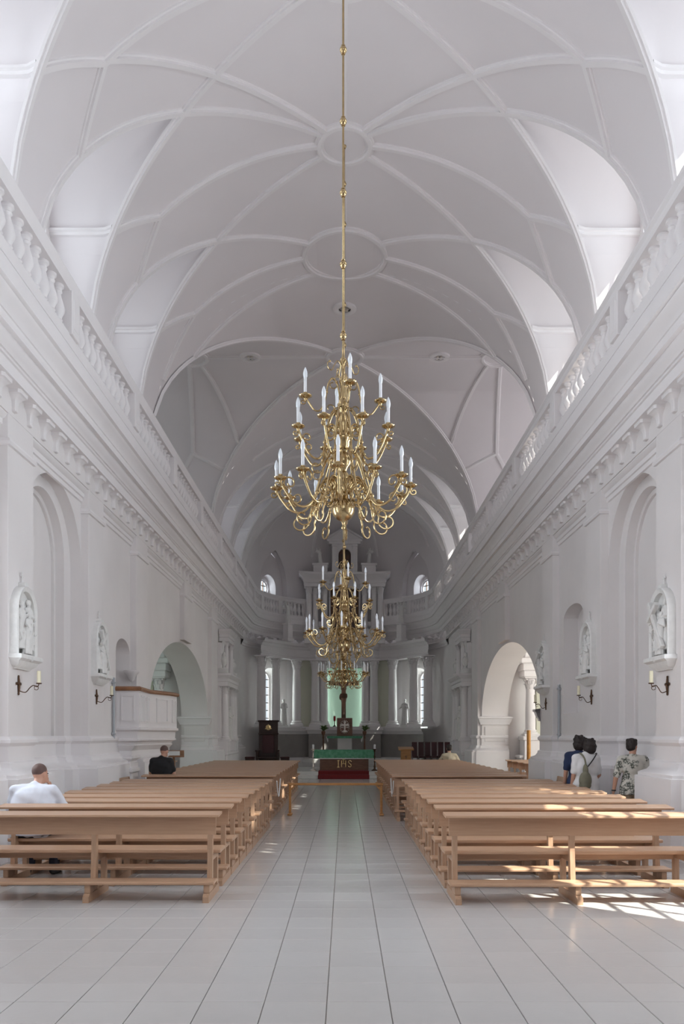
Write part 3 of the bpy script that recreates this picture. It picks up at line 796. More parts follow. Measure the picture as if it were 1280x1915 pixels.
for s in (-1, 1):
    y = 9.24
    while y < 36.9:
        put('corbel', CORB, trim1, (s*P, y, 0), 0 if s < 0 else PI)
        y += .542
for i in range(1, 24):
    a = math.radians(-90+180*i/24)
    put('corbel', CORB, trim1, (P*math.sin(a), APY+P*math.cos(a), 0), math.atan2(-math.cos(a), -math.sin(a)))
# the two string courses under the apse entablature
mb = MB(); mb.grid(sweep(apse_arc(WPL), [(0, 5.80), (.05, 5.82), (.06, 5.9), (.10, 5.93), (.13, 6.05), (0, 6.10)], sgn=-1)); struct(put('trim_2', mb.mesh('apse_architrave', MOULD, smooth=32)))
XB = 4.14
bl = MB()
bl.lathe([(.085, 0), (.085, .05), (.06, .06), (.055, .085), (.07, .10), (.055, .12), (.06, .15), (.095, .22), (.10, .27), (.085, .33), (.055, .42), (.045, .48), (.06, .50), (.062, .515), (.048, .53), (.06, .56), (.085, .575), (.085, .61)], 12)
BAL = bl.mesh('baluster', MOULD, smooth=45)
ZB0, ZR0, ZR1 = 7.58, 8.19, 8.43
RAILP = [(-.13, ZR0), (.13, ZR0), (.14, ZR0+.05), (.12, ZR0+.07), (.12, ZR0+.13), (.15, ZR0+.17), (.15, ZR1-.03), (.13, ZR1), (-.13, ZR1), (-.15, ZR1-.03), (-.13, ZR0)]
BASEP = [(-.14, DECK), (.14, DECK), (.14, DECK+.14), (.11, DECK+.18), (.11, ZB0), (-.11, ZB0), (-.14, DECK)]
POSTS = [1.34+3.62*k for k in range(1, 10)]+[36.6]
def balustrade(s, label):
    t = thing('balustrade', label, 'balustrade', (0, 0, DECK))
    def B(mb, nm, sm=35):
        o = mb.build(nm, MOULD, t, smooth=sm, loc=(0, 0, -DECK)); return o
    pth = [(s*XB, 2.0), (s*XB, APY-.01)]
    m = MB(); m.grid(sweep(pth, RAILP)); B(m, 'handrail')
    m = MB(); m.grid(sweep(pth, BASEP)); B(m, 'plinth')
    pm = MB(); pm.bbox(-.16, .16, -.17, .17, ZB0-.02, ZR0+.01, .01)
    pn = MB(); pn.bbox(-.165, .165, -.10, .10, ZB0+.08, ZR0-.09, .01)
    pme = pm.mesh('post', MOULD); pne = pn.mesh('post_panel', MOULD)
    for y in POSTS:
        if y < 4: continue
        o = put('post', pme, t, (s*XB, y, -DECK)); put('post_panel', pne, o, (0, 0, 0))
    for a, b in zip(POSTS[:-1], POSTS[1:]):
        if b < 8: continue
        n = 11 if b-a > 3 else max(2, int((b-a-.34)/.29))
        for k in range(n):
            put('baluster', BAL, t, (s*XB, a+.17+(b-a-.34)*(k+.5)/n, ZB0-DECK))
    return t
balustrade(-1, 'white stucco balustrade with bulbous balusters along the left cornice')
balustrade(1, 'white stucco balustrade with bulbous balusters along the right cornice')
def apse_balustrade(s, label):
    t = thing('curved_balustrade', label, 'balustrade', (0, 0, DECK))
    R = XB
    a0, a1 = 27, 90
    arc = [(s*R*math.sin(math.radians(a0+(a1-a0)*i/24)), APY+R*math.cos(math.radians(a0+(a1-a0)*i/24))) for i in range(25)]
    for pr, nm in ((RAILP, 'handrail'), (BASEP, 'plinth')):
        m = MB(); m.grid(sweep(arc, pr)); m.build(nm, MOULD, t, smooth=35, loc=(0, 0, -DECK))
    pm = MB(); pm.bbox(-.15, .15, -.15, .15, ZB0-.02, ZR0+.01, .01); pme = pm.mesh('post', MOULD)
    for a in (28, 51, 74):
        r = math.radians(a); put('post', pme, t, (s*R*math.sin(r), APY+R*math.cos(r), -DECK), -s*r)
    for q in ((28, 51, 7), (51, 74, 7), (74, 91, 5)):
        for k in range(q[2]):
            r = math.radians(q[0]+(q[1]-q[0])*(k+.75)/(q[2]+.5)); put('baluster', BAL, t, (s*R*math.sin(r), APY+R*math.cos(r), ZB0-DECK))
apse_balustrade(-1, 'curved white balustrade at the left of the apse gallery')
apse_balustrade(1, 'curved white balustrade at the right of the apse gallery')
for (x, y, z, r, n, sd) in ((10.5, 5.6, 10.2, 3.0, 2000, 3), (11.3, 3.6, 18.4, 3.4, 6500, 4)):  # the tall one is added out of view to block clerestory sun
    tree(x, y, z, r, n, {3: 'leafy tree outside the nearest right-hand window', 4: 'tall leafy tree added outside the right clerestory to block sun', 5: 'leafy tree outside the right wall behind the viewer'}[sd], seed=sd)
for k, L in enumerate(AWT):
    p = apse_pt(10.5, L, 0)
    tree(p[0], p[1], 3.6, 2.0, 700, ('leafy tree seen dimly through the left apse window', 'leafy tree seen dimly through the right apse window')[k], seed=11+k)

# ------------------------------------------------------------------ pews
def make_pew(L, name='pew'):
    # origin: aisle-side back corner on the floor; runs along +x for L; faces +y
    root = bpy.data.objects.new(name, None); col.objects.link(root); root.empty_display_size = .1
    m = MB(); m.prism([(-.165, .860), (.07, .876), (.078, .882), (.077, .900), (.071, .904), (-.163, .886), (-.17, .881), (-.17, .864)], lambda p: (-.06, p[0], p[1]), lambda p: (L+.06, p[0], p[1])); m.build('ledge', WOOD, root)
    m = MB(); m.prism([(.035, .66), (.060, .66), (.07, .878), (.045, .874)], lambda p: (.0, p[0], p[1]), lambda p: (L, p[0], p[1])); m.build('back_panel', WOOD, root)
    m = MB(); m.bbox(-.04, L+.04, .10, .46, .455, .495, .008); m.build('seat', WOOD, root)
    m = MB(); m.bbox(-.02, L+.02, -.22, .02, .175, .210, .008); m.build('kneeler', WOOD, root)
    m = MB(); m.bbox(.05, L-.05, .40, .425, .36, .455, .005); m.build('seat_rail', WOOD, root)
    fr = MB()
    fr.prism([(-.25, 0), (.462, 0), (.462, .06), (.43, .085), (-.2, .085), (-.25, .06)], lambda p: (0, p[0], p[1]), lambda p: (.062, p[0], p[1])); rm = fr.mesh('runner', WOOD2)
    po = MB(); po.prism([(-.01, .08), (.085, .08), (.10, .5), (.08, .872), (.045, .868), (.035, .66), (.03, .5)], lambda p: (0.004, p[0], p[1]), lambda p: (.056, p[0], p[1])); pm = po.mesh('post', WOOD2)
    le = MB(); le.prism([(.36, .08), (.43, .08), (.44, .455), (.37, .455)], lambda p: (0.004, p[0], p[1]), lambda p: (.056, p[0], p[1])); lm = le.mesh('leg', WOOD2)
    br = MB(); br.prism([(.08, .385), (.38, .385), (.38, .455), (.08, .455)], lambda p: (0.006, p[0], p[1]), lambda p: (.054, p[0], p[1])); bm_ = br.mesh('seat_bearer', WOOD2)
    kn = MB(); kn.bbox(0, .06, -.19, -.02, .085, .175, .005); km = kn.mesh('kneeler_block', WOOD2)
    for x in (.03, L/2-.03, L-.09):
        for nm, me in (('runner', rm), ('post', pm), ('leg', lm), ('seat_bearer', bm_), ('kneeler_block', km)): put(nm, me, root, (x, 0, 0))
    return root
ORD = ['first', 'second', 'third', 'fourth', 'fifth', 'sixth', 'seventh', 'eighth', 'ninth', 'tenth', 'eleventh', 'twelfth', 'thirteenth']
pewA = make_pew(2.55); used = [False]
def place_pew(x, y, label, group):
    o = pewA if not used[0] else copy_tree(pewA)
    used[0] = True
    o.location = (x, y, 0); tag(o, label, 'pew', group); return o
PLO = [0, .93, 1.70, 2.46, 3.22, 3.98, 4.72, 5.44, 6.17]; PRO = [0, .90, 1.72, 2.49, 3.26, 4.03, 4.79, 5.52, 6.25]
for k in range(9):
    place_pew(-3.9, 8.58+PLO[k], 'tan wooden pew, %s row from the viewer in the front left block' % ORD[k], 'front left pews')
    place_pew(1.08, 8.48+PRO[k], 'tan wooden pew, %s row from the viewer in the front right block' % ORD[k], 'front right pews')
for k in range(12):
    place_pew(-3.98, 16.5+.80*k, 'tan wooden pew, %s row of the rear left block beyond the aisle barrier' % ORD[k], 'rear left pews')
for k in range(13):
    place_pew(1.0, 16.4+.80*k, 'tan wooden pew, %s row of the rear right block beyond the aisle barrier' % ORD[k], 'rear right pews')
for k in range(5):
    place_pew(5.15, 22.6+.85*k, 'wooden pew in the sunlit right transept, %s from the arch pier' % ORD[k], 'right transept pews')
    place_pew(-7.75, 21.8+.85*k, 'wooden pew in the left transept behind the pulpit, %s row' % ORD[k], 'left transept pews')
def bench(x, y, rz, label):
    t = thing('bench', label, 'bench', (x, y, 0), rz)
    m = MB(); m.bbox(-.55, .55, -.16, .18, .42, .455); m.build('seat', WOOD, t)
    m = MB(); m.prism([(.17, .60), (.195, .60), (.235, .84), (.21, .84)], lambda p: (-.55, p[0], p[1]), lambda p: (.55, p[0], p[1])); m.build('back_panel', WOOD, t)
    for xx in (-.5, .45):
        m = MB(); m.bbox(xx, xx+.05, -.15, .19, 0, .42); m.build('leg', WOOD2, t)
        m = MB(); m.prism([(.15, .455), (.2, .455), (.235, .84), (.20, .84)], lambda p: (xx, p[0], p[1]), lambda p: (xx+.05, p[0], p[1])); m.build('back_post', WOOD2, t)
bench(-4.22, 15.95+.45, PI/2, 'short wooden bench against the wall beside the pulpit stair')
bench(4.22, 16.6, -PI/2, 'short wooden bench against the right wall behind the standing couple')

# aisle barrier
t = thing('aisle_barrier', 'amber wooden rail barrier standing across the centre aisle', 'barrier', (-.19, 17.4, 0))
m = MB(); m.bbox(-1.0, 1.0, -.03, .03, .63, .68); m.build('rail', OAK, t)
for x in (-.99, .94):
    m = MB(); m.bbox(x, x+.05, -.03, .03, 0, .63); m.build('leg', OAK, t)
    sg = 1 if x < 0 else -1
    m = MB(); m.prism([(x+.025, .50), (x+.025+sg*.13, .63), (x+.025+sg*.09, .63), (x+.025, .545)], lambda p: (p[0], -.018, p[1]), lambda p: (p[0], .018, p[1])); m.build('brace', OAK, t)
    m = MB(); m.bbox(x-.02, x+.07, -.16, .16, 0.0, .04); m.build('foot', OAK, t)
# white cords tied to the first pews of the rear blocks
for s, x in ((-1, -1.38), (1, 1.0)):
    m = MB(); m.tube([(x-s*.03, 16.36+.9*i/12, .78-.34*math.sin(PI*i/12)) for i in range(13)], .012, 8)
    tag(m.build('rope', LINEN, smooth=60), 'white cord hanging in a loop from the %s rear pew' % ('left' if s < 0 else 'right'), 'rope')

# ------------------------------------------------------------------ chandeliers
def smooth_path(pts, n=6):
    P_ = [Vector(p) for p in pts]; out = []
    for i in range(len(P_)-1):
        p0, p1, p2, p3 = P_[max(i-1, 0)], P_[i], P_[i+1], P_[min(i+2, len(P_)-1)]
        for k in range(n):
            t = k/n
            out.append(0.5*((2*p1)+(p2-p0)*t+(2*p0-5*p1+4*p2-p3)*t*t+(3*p1-p0-3*p2+p3)*t**3))
    out.append(P_[-1]); return out
def spiral(cx, cz, r0, r1, a0, a1, n=16): return [(cx+(r0+(r1-r0)*i/n)*math.cos(a0+(a1-a0)*i/n), 0, cz+(r0+(r1-r0)*i/n)*math.sin(a0+(a1-a0)*i/n)) for i in range(n+1)]
def arm_mesh(tier):
    mb = MB()
    if tier == 3:
        R, Z = .705, .225
        pts = [(.05, .20), (.12, .30), (.20, .30), (.27, .20), (.34, .06), (.44, -.02), (.55, .0), (.63, .09), (.685, .17), (.705, .22)]
        sp = spiral(.46, -.13, .10, .035, PI*.85, PI*2.75); sp2 = spiral(.60, .20, .075, .025, -PI*.4, PI*1.9)
        sp3 = spiral(.20, .22, .075, .03, PI*.6, PI*2.9); rr = .0125
        tails = [[(.33, 0, .08), (.345, 0, -.03)]+sp, sp2, sp3, [(.06, 0, .62), (.13, 0, .60), (.20, 0, .47), (.25, 0, .32), (.30, 0, .15)], [(.075, 0, .20), (.10, 0, .10), (.17, 0, .05), (.22, 0, .10), (.20, 0, .16), (.165, 0, .14)], spiral(.735, .17, .035, .012, PI*.9, PI*3)]
        knobs = [(.30, .14, .026), (.335, .055, .02)]
    elif tier == 2:
        R, Z = .50, .79
        pts = [(.05, .72), (.10, .86), (.16, .86), (.20, .74), (.22, .58), (.28, .50), (.36, .52), (.43, .62), (.475, .72), (.50, .78)]
        sp = spiral(.30, .41, .075, .03, PI*.8, PI*2.7); rr = .0115
        tails = [[(.215, 0, .60), (.222, 0, .50)]+sp, [(.05, 0, 1.06), (.10, 0, 1.04), (.15, 0, .95), (.185, 0, .82), (.205, 0, .70)], spiral(.155, .79, .06, .02, PI*.5, PI*2.7), spiral(.40, .70, .055, .02, -PI*.5, PI*1.7), spiral(.53, .73, .03, .01, PI*.9, PI*3)]
        knobs = [(.205, .68, .022), (.235, .55, .018)]
    else:
        R, Z = .40, 1.15
        pts = [(.035, 1.15), (.06, 1.30), (.11, 1.37), (.16, 1.30), (.19, 1.14), (.24, 1.03), (.30, 1.02), (.35, 1.08), (.385, 1.13), (.40, 1.14)]
        sp = spiral(.11, 1.30, .055, .02, PI*.5, PI*2.6); rr = .009
        tails = [sp, spiral(.425, 1.10, .028, .01, PI*.9, PI*3), spiral(.14, 1.05, .07, .02, -PI*.2, -PI*2.2)]
        knobs = [(.175, 1.22, .016)]
    mb.tube(smooth_path([(x, 0, z) for x, z in pts], 5), rr, 8)
    for tl in tails: mb.tube(smooth_path(tl, 2), [rr*.75]*(2*(len(tl)-1)+1), 6)
    for kx, kz, kr in knobs: mb.ell((kx, 0, kz), (kr, kr, kr), 10, 6)
    return mb.mesh('arm', BRASS, smooth=60), R, Z
ARMS = {t_: arm_mesh(t_) for t_ in (1, 2, 3)}
pm_ = MB(); pm_.lathe([(.001, -.05), (.012, -.045), (.014, -.02), (.02, -.012), (.045, -.006), (.066, .006), (.070, .014), (.064, .012), (.04, .003), (.02, .004), (.019, .03), (.024, .034), (.024, .045), (.001, .045)], 20); PAN = pm_.mesh('drip_pan', BRASS, smooth=50)
cm_ = MB(); cm_.lathe([(.0155, .04), (.0155, .20), (.001, .20)], 12); CAN = cm_.mesh('candle', CANDLE, smooth=50)
bm2 = MB(); bm2.lathe([(.012, .198), (.018, .204), (.0215, .225), (.0225, .245), (.018, .27), (.010, .295), (.001, .312)], 12); BLB = bm2.mesh('bulb', BULB, smooth=60)
bodyp = [(.001, -.215), (.012, -.21), (.02, -.195), (.02, -.18), (.012, -.17), (.014, -.14), (.03, -.125)]+[(.122*math.cos(a), .122*math.sin(a)) for a in [-1.28+2.5*i/14 for i in range(15)]]+[
         (.035, .13), (.05, .14), (.05, .16), (.075, .17), (.08, .20), (.075, .23), (.045, .245), (.04, .27), (.055, .30), (.07, .34), (.05, .38), (.035, .40), (.05, .43), (.085, .47), (.092, .52), (.07, .57), (.04, .60), (.05, .63), (.07, .66), (.07, .70), (.09, .72), (.09, .75), (.05, .77), (.035, .80), (.045, .86), (.055, .90), (.04, .95), (.03, .99), (.035, 1.03), (.06, 1.06), (.062, 1.10), (.04, 1.14), (.028, 1.18), (.03, 1.30), (.045, 1.33), (.045, 1.36), (.022, 1.40), (.02, 1.52), (.035, 1.545), (.035, 1.57), (.015, 1.60), (.014, 1.70), (.001, 1.70)]
bd = MB(); bd.lathe(bodyp, 24); BODY = bd.mesh('body', BRASS, smooth=50)
rd = MB(); rd.lathe([(.013, 1.68), (.013, 1.72)], 10)
sc_ = MB()
for k in range(4):
    a = k*PI/2+.4; st = len(sc_.v)
    pts_ = smooth_path([(.02, 0, 1.50), (.06, 0, 1.55), (.10, 0, 1.50), (.13, 0, 1.44), (.17, 0, 1.46), (.175, 0, 1.51), (.15, 0, 1.53)], 4)
    sc_.tube(pts_, .006, 6); sc_.ell((.15, 0, 1.53), (.013, .013, .013), 8, 6)
    pts_ = smooth_path([(.02, 0, 1.34), (.06, 0, 1.40), (.09, 0, 1.36), (.085, 0, 1.31), (.065, 0, 1.33)], 4)
    sc_.tube(pts_, .005, 6)
    sc_.xform(Matrix.Rotation(a, 4, 'Z'), st)
SCR = sc_.mesh('scrollwork', BRASS, smooth=60)
kb = MB(); kb.lathe([(.014, -.05), (.022, -.045), (.022, -.035)]+[(max(.014, .038*math.cos(a)), .038*math.sin(a)) for a in [-1.1+2.2*i/8 for i in range(9)]]+[(.022, .035), (.022, .045), (.014, .05)], 14); KNB = kb.mesh('rod_knob', BRASS, smooth=50)
def chandelier(y, z, label, x=0.0):
    t = thing('chandelier', label, 'chandelier', (x, y, z), 0, 'brass chandeliers over the centre aisle')
    put('body', BODY, t); put('scrollwork', SCR, t)
    top = vz(0, y)-z
    r = MB(); r.lathe([(.011, 1.69), (.011, top-.03)], 10); r.build('rod', BRASS, t, smooth=50)
    zz = 1.82
    while zz < top-.2: put('rod_knob', KNB, t, (0, 0, zz)); zz += .748
    put('ceiling_boss', KNB, t, (0, 0, top-.05))
    for tier, n, off in ((3, 12, math.radians(-94)), (2, 8, math.radians(-67.5)), (1, 4, math.radians(-80))):
        me, R, Z = ARMS[tier]
        for k in range(n):
            a = off+2*PI*k/n
            o = put('arm', me, t, (0, 0, 0), a)
            for nm, mm in (('drip_pan', PAN), ('candle', CAN), ('bulb', BLB)): put(nm, mm, o, (R, 0, Z))
chandelier(8.62, 4.06, 'large nearest brass chandelier with three tiers of white candle lamps', -.015)
chandelier(15.27, 3.36, 'middle brass chandelier hanging just below and behind the nearest one', -.005)
chandelier(CR, 3.25, 'farthest and smallest-looking brass chandelier in front of the crucifix', -.04)

# ------------------------------------------------------------------ presbytery: steps, retable, altars
FZ = .27
def slab(name, x0, x1, y0, y1, z0, z1, m=STEPM):
    mb = MB(); mb.bbox(x0, x1, y0, y1, z0, z1, .01); return struct(put(name, mb.mesh(name, m)))
slab('presbytery_floor', -4.5, 4.5, 31.75, 41.8, 0.0, FZ)
slab('presbytery_step', -4.3, 4.3, 31.40, 31.75, 0.0, FZ/2)
slab('high_altar_step', -2.2, 2.2, 36.4, 38.6, FZ, FZ+.16); slab('high_altar_step', -1.9, 1.9, 36.8, 38.6, FZ+.16, FZ+.32)
# corinthian column kit
def column_meshes(h, r, m=MOULD):
    b = MB(); b.bbox(-r*1.5, r*1.5, -r*1.5, r*1.5, 0, r*.5, .01); b.lathe([(r*1.4, r*.5), (r*1.45, r*.65), (r*1.35, r*.85), (r*1.15, r*.9), (r*1.12, r*1.0), (r*1.25, r*1.1), (r*1.15, r*1.25), (r, r*1.35)], 20)
    base = b.mesh('column_base', m, smooth=40)
    hc = r*2.3; s_ = MB(); z0, z1 = r*1.3, h-hc
    s_.lathe([(r, z0), (r, z0+(z1-z0)*.33), (r*.97, z0+(z1-z0)*.6), (r*.86, z1-r*.12), (r*.95, z1-r*.08), (r*.95, z1), (r*.84, z1+.01)], 20)
    shaft = s_.mesh('shaft', m, smooth=40)
    c = MB(); c.lathe([(r*.85, z1), (r*.86, z1+hc*.4), (r*1.0, z1+hc*.7), (r*1.25, z1+hc*.86)], 16, caps=False)
    for tier, (n, zz, hh, off) in enumerate(((8, z1+.0, hc*.42, 0), (8, z1+hc*.12, hc*.62, PI/8))):
        for k in range(n):
            a = off+2*PI*k/n; st = len(c.v); w = r*.30
            prof = [(r*.88, zz), (r*.98, zz+hh*.5), (r*1.12, zz+hh*.9), (r*1.30, zz+hh), (r*1.33, zz+hh*.85)]
            rows = [[(x, -w*q, z) , (x+r*.05, 0, z), (x, w*q, z)] for (x, z), q in zip(prof, (.7, 1, 1, .7, .3))]
            c.grid(rows); c.xform(Matrix.Rotation(a, 4, 'Z'), st)
    for k in range(4):
        a = PI/4+k*PI/2; c.ell((r*1.35*math.cos(a), r*1.35*math.sin(a), z1+hc*.8), (r*.22, r*.22, r*.2), 8, 6)
    q = r*1.42
    c.bbox(-q, q, -q, q, z1+hc*.88, z1+hc, .01)
    return base, shaft, c.mesh('capital', m, smooth=40)
ret = thing('high_altar_retable', 'tall white columned high altar retable filling the apse', 'altar', (0, 40.5, FZ))
def RP(nm, mb, m=MOULD, sm=35, par=None): 
    o = mb.build(nm, m, ret if par is None else par, smooth=sm); o.location = (0, -40.5, -FZ); return o
def arcR(R, a0, a1, n=30, cy=APY): return [(R*math.sin(math.radians(a0+(a1-a0)*i/n)), cy+R*math.cos(math.radians(a0+(a1-a0)*i/n))) for i in range(n+1)]
# podium drum
for nm, prof, m in (('podium', [(0, FZ), (0.10, FZ), (.10, .48), (.06, .52), (0.02, .56), (0.02, 1.72), (0, 1.72)], PODIUM), ('podium_cornice', [(0, 1.70), (.04, 1.72), (.06, 1.80), (.12, 1.86), (.14, 1.98), (.16, 2.0), (.16, 2.06), (.12, 2.08), (-.75, 2.08)], MOULD), ('podium_skirting', [(.0, FZ), (.14, FZ), (.14, .50), (.11, .55), (.0, .58)], MOULD)):
    mb = MB(); mb.grid(sweep(arcR(3.86, -74, 74), prof, sgn=-1)); RP(nm, mb, m)
for s in (-1, 1):
    for a in (-1,):
        pass
mb = MB(); mb.bbox(-1.78, 1.78, 40.55, 41.6, FZ, 1.80, .01); RP('centre_podium', mb, PODIUM, None)
mb = MB(); mb.grid(sweep([(-1.78, 41.3), (-1.78, 40.55), (1.78, 40.55), (1.78, 41.3)], [(0, 1.72), (.05, 1.75), (.07, 1.86), (.13, 1.92), (.13, 2.08), (-.7, 2.085)], sgn=-1)); RP('centre_podium_cornice', mb, MOULD)
# columns
cb_, cs_, cc_ = column_meshes(3.34, .215)
CXY = [(-3.94, 38.9), (-3.35, 40.0), (-2.38, 40.8), (-1.46, 41.15), (-1.06, 41.35)]
for s in (-1, 1):
    for (x, y) in CXY:
        o = put('column', cs_, ret, (-s*x, y-40.5, 2.08-FZ)); put('column_base', cb_, o); put('capital', cc_, o)
# wavy entablature above the columns
def wavy(n=80):
    pts = []
    for i in range(n+1):
        a = -74+148*i/n; r = 4.13-.16*math.cos(math.radians(a)*6.2)-.05
        if abs(a) < 24: r = 3.78+.0*a
        pts.append((r*math.sin(math.radians(a)), APY+r*math.cos(math.radians(a))))
    return pts
mb = MB(); mb.grid(sweep(wavy(), [(-.55, 5.42), (.02, 5.42), (.02, 5.52), (.05, 5.54), (.05, 5.64), (.02, 5.66), (.02, 5.90), (.06, 5.93), (.10, 6.02), (.22, 6.08), (.25, 6.2), (-.5, 6.24)], sgn=-1)); RP('lower_entablature', mb)
# cream panels between columns, pale green centre niche
for s in (-1, 1):
    mb = MB(); mb.grid([[(s*x, y, z) for (x, y) in ((1.62, 41.62), (2.0, 41.5), (2.3, 41.35))] for z in (2.08, 5.42)]); RP('niche_panel', mb, CREAMP)
    mb = MB(); mb.bbox(s*1.0, s*1.62, 41.45, 41.75, 2.08, 5.42, .01); RP('wall_pier', mb, MOULD, None)
    mb = MB(); mb.prism([(s*2.62, 41.42), (s*2.95, 41.22), (s*3.0, 41.6), (s*2.7, 41.7)], lambda p: (p[0], p[1], 2.08), lambda p: (p[0], p[1], 5.42)); RP('wall_pier', mb, MOULD, None)
mb = MB(); mb.grid([[(x, 42.06-.10*(x/.98)**2, z) for x in [-.98+1.96*k/12 for k in range(13)]] for z in (2.085, 5.05)])
mb.add([(-1, 41.45, 5.05), (1, 41.45, 5.05), (1, 42.1, 5.05), (-1, 42.1, 5.05)], [(0, 1, 2, 3)]); RP('green_niche', mb, PALEGREEN)
mb = MB(); mb.box(-1.0, 1.0, 41.5, 42.1, 2.0, 2.083); RP('niche_sill', mb, MOULD, None)
# added unseen window slits, put in with fill lamps to light the green niche
for s in (-1, 1):
    window(lambda p, d=0, s=s: (s*(1.0+d), p[0], p[1]), [(41.74, 2.15), (41.98, 2.15), (41.98, 4.95), (41.74, 4.95)], 41.86, 2.15, 4.95, .12, 0, 5, .02)
mb = MB(); mb.bbox(-1.02, 1.02, 41.45, 41.8, 5.05, 5.42, .01); RP('niche_lintel', mb, MOULD, None)
# upper tier
ub, us, uc = column_meshes(2.2, .155)
for s in (-1, 1):
    for (x, y) in ((1.78, 40.95), (1.48, 41.15), (1.0, 41.3)):
        o = put('upper_column', us, ret, (s*x, y-40.5, 6.86-FZ)); put('column_base', ub, o); put('capital', uc, o)
    mb = MB(); mb.bbox(s*.72, s*2.0, 40.7, 41.7, 6.2, 6.88, .02); RP('upper_pedestal', mb, MOULD, None)
    # entablature block with splayed outer end
    path_ = [(s*.78, 41.6), (s*.78, 41.05), (s*1.55, 40.85), (s*2.0, 40.7), (s*2.05, 41.5)]
    mb = MB(); mb.grid(sweep(path_, [(-.02, 9.04), (.0, 9.05), (.0, 9.20), (.03, 9.22), (.03, 9.36), (.10, 9.46), (.20, 9.55), (.26, 9.62), (.26, 9.72), (-.1, 9.74)], sgn=-s)); mb.add([(x, y, 9.05) for x, y in path_], [(0, 1, 2, 3, 4)]); mb.add([(x, y, 9.73) for x, y in path_], [(0, 1, 2, 3, 4)]); RP('upper_entablature', mb)
    mb = MB(); mb.bbox(s*.85, s*1.55, 40.75, 41.3, 9.72, 10.10, .02); mb.bbox(s*.8, s*1.6, 40.7, 41.3, 10.08, 10.18, .02); RP('figure_pedestal', mb, MOULD, None)
mb = MB(); mb.bbox(-.80, .80, 41.35, 41.7, 6.2, 9.74, .02); mb.bbox(-.86, .86, 40.72, 41.5, 9.62, 9.76, .02); RP('picture_wall', mb, MOULD, None)
fr_ = MB()
for (x0, x1, z0, z1) in ((-.70, -.60, 6.9, 9.0), (.60, .70, 6.9, 9.0), (-.70, .70, 6.9, 7.0), (-.70, .70, 8.9, 9.0)): fr_.bbox(x0, x1, 41.26, 41.36, z0, z1, .02)
pf = RP('picture_frame', fr_, IRON, None)
mb = MB(); mb.bbox(-.61, .61, 41.31, 41.35, 6.99, 8.91, .005); o = RP('painting', mb, DARKPIC, None, pf); o.location = (0, 0, 0)
# aedicule with pediment
outer_ = [(-.64, 9.72), (.64, 9.72), (.64, 11.2), (-.64, 11.2)]
hole_ = arch_loop(0, .31, 9.9, 10.62, .31, 14)
mb = MB(); V, Fc = fill_panel([outer_, hole_], lambda p: (p[0], 40.8, p[1])); mb.add(V, Fc); reveal(mb, hole_, lambda p: (p[0], 40.8, p[1]), lambda p: (p[0], 41.05, p[1]))
for x in (-.64, .64): mb.add([(x, 40.8, 9.72), (x, 41.3, 9.72), (x, 41.3, 11.2), (x, 40.8, 11.2)], [(0, 1, 2, 3)])
RP('aedicule', mb, MOULD, 30)
mb = MB(); V, Fc = fill_panel([hole_], lambda p: (p[0], 41.04, p[1])); mb.add(V, Fc); RP('dark_niche', mb, DARKPIC, None)
for s in (-1, 1):
    mb = MB(); mb.bbox(s*.40, s*.60, 40.72, 40.82, 9.74, 11.12, .01); mb.bbox(s*.37, s*.63, 40.7, 40.82, 11.0, 11.12, .01); RP('aedicule_pilaster', mb, MOULD, None)
mb = MB(); mb.bbox(-.78, .78, 40.66, 41.2, 11.12, 11.24, .01); mb.bbox(-.86, .86, 40.6, 41.2, 11.22, 11.32, .01)
mb.prism([(-.88, 11.32), (.88, 11.32), (.88, 11.38), (0, 11.86), (-.88, 11.38)], lambda p: (p[0], 40.72, p[1]), lambda p: (p[0], 41.05, p[1]))
for s in (-1, 1): mb.prism([(s*.90, 11.32), (s*.90, 11.42), (0, 11.95), (0, 11.85)], lambda p: (p[0], 40.6, p[1]), lambda p: (p[0], 41.05, p[1]))
RP('pediment', mb, MOULD, None)
# high altar table with its green cover
t = thing('high_altar_table', 'stone high altar table with a green cover under the tabernacle', 'altar', (0, 38.6, FZ+.32))
m = MB(); m.bbox(-.34, .34, -.3, .6, 0, .94, .02); m.build('support', STEPM, t)
m = MB(); m.bbox(-.80, .80, -.35, .75, .94, 1.02, .01); m.build('mensa', STEPM, t)
m = MB(); m.bbox(-.82, .82, -.38, .2, 1.02, 1.035, .002); m.bbox(-.82, .82, -.385, -.375, .93, 1.035, .001); m.build('altar_cover', GREEN, t)
for s in (-1, 1):
    m = MB(); m.prism([(s*.80, 1.0), (s*.86, 1.0), (s*.80, .74), (s*.77, .8)], lambda p: (p[0], -.37, p[1]), lambda p: (p[0], .2, p[1])); m.build('linen_fall', LINEN, t)
t = thing('tabernacle', 'dark wooden tabernacle box with silver relief on the high altar', 'tabernacle', (0, 38.6, FZ+.32+1.035))
m = MB(); m.bbox(-.36, .36, -.25, .35, 0, .84, .015); m.build('case', ALTARWOOD, t)
m = MB()
for (x, z, sx, sz) in ((0, .45, .05, .27), (0, .50, .23, .05), (-.12, .55, .06, .04), (.12, .55, .06, .04), (-.12, .40, .08, .03), (.12, .40, .08, .03), (0, .22, .12, .06), (-.17, .49, .04, .05), (.17, .49, .04, .05), (0, .64, .07, .05)):
    m.ell((x, -.255, z), (sx, .03, sz), 10, 6)
for k in range(20):
    a = 2*PI*k/20; m.ell((.21*math.cos(a), -.255, .43+.29*math.sin(a)), (.018, .02, .035), 6, 4)
m.build('silver_relief', SILVER, t, smooth=60)
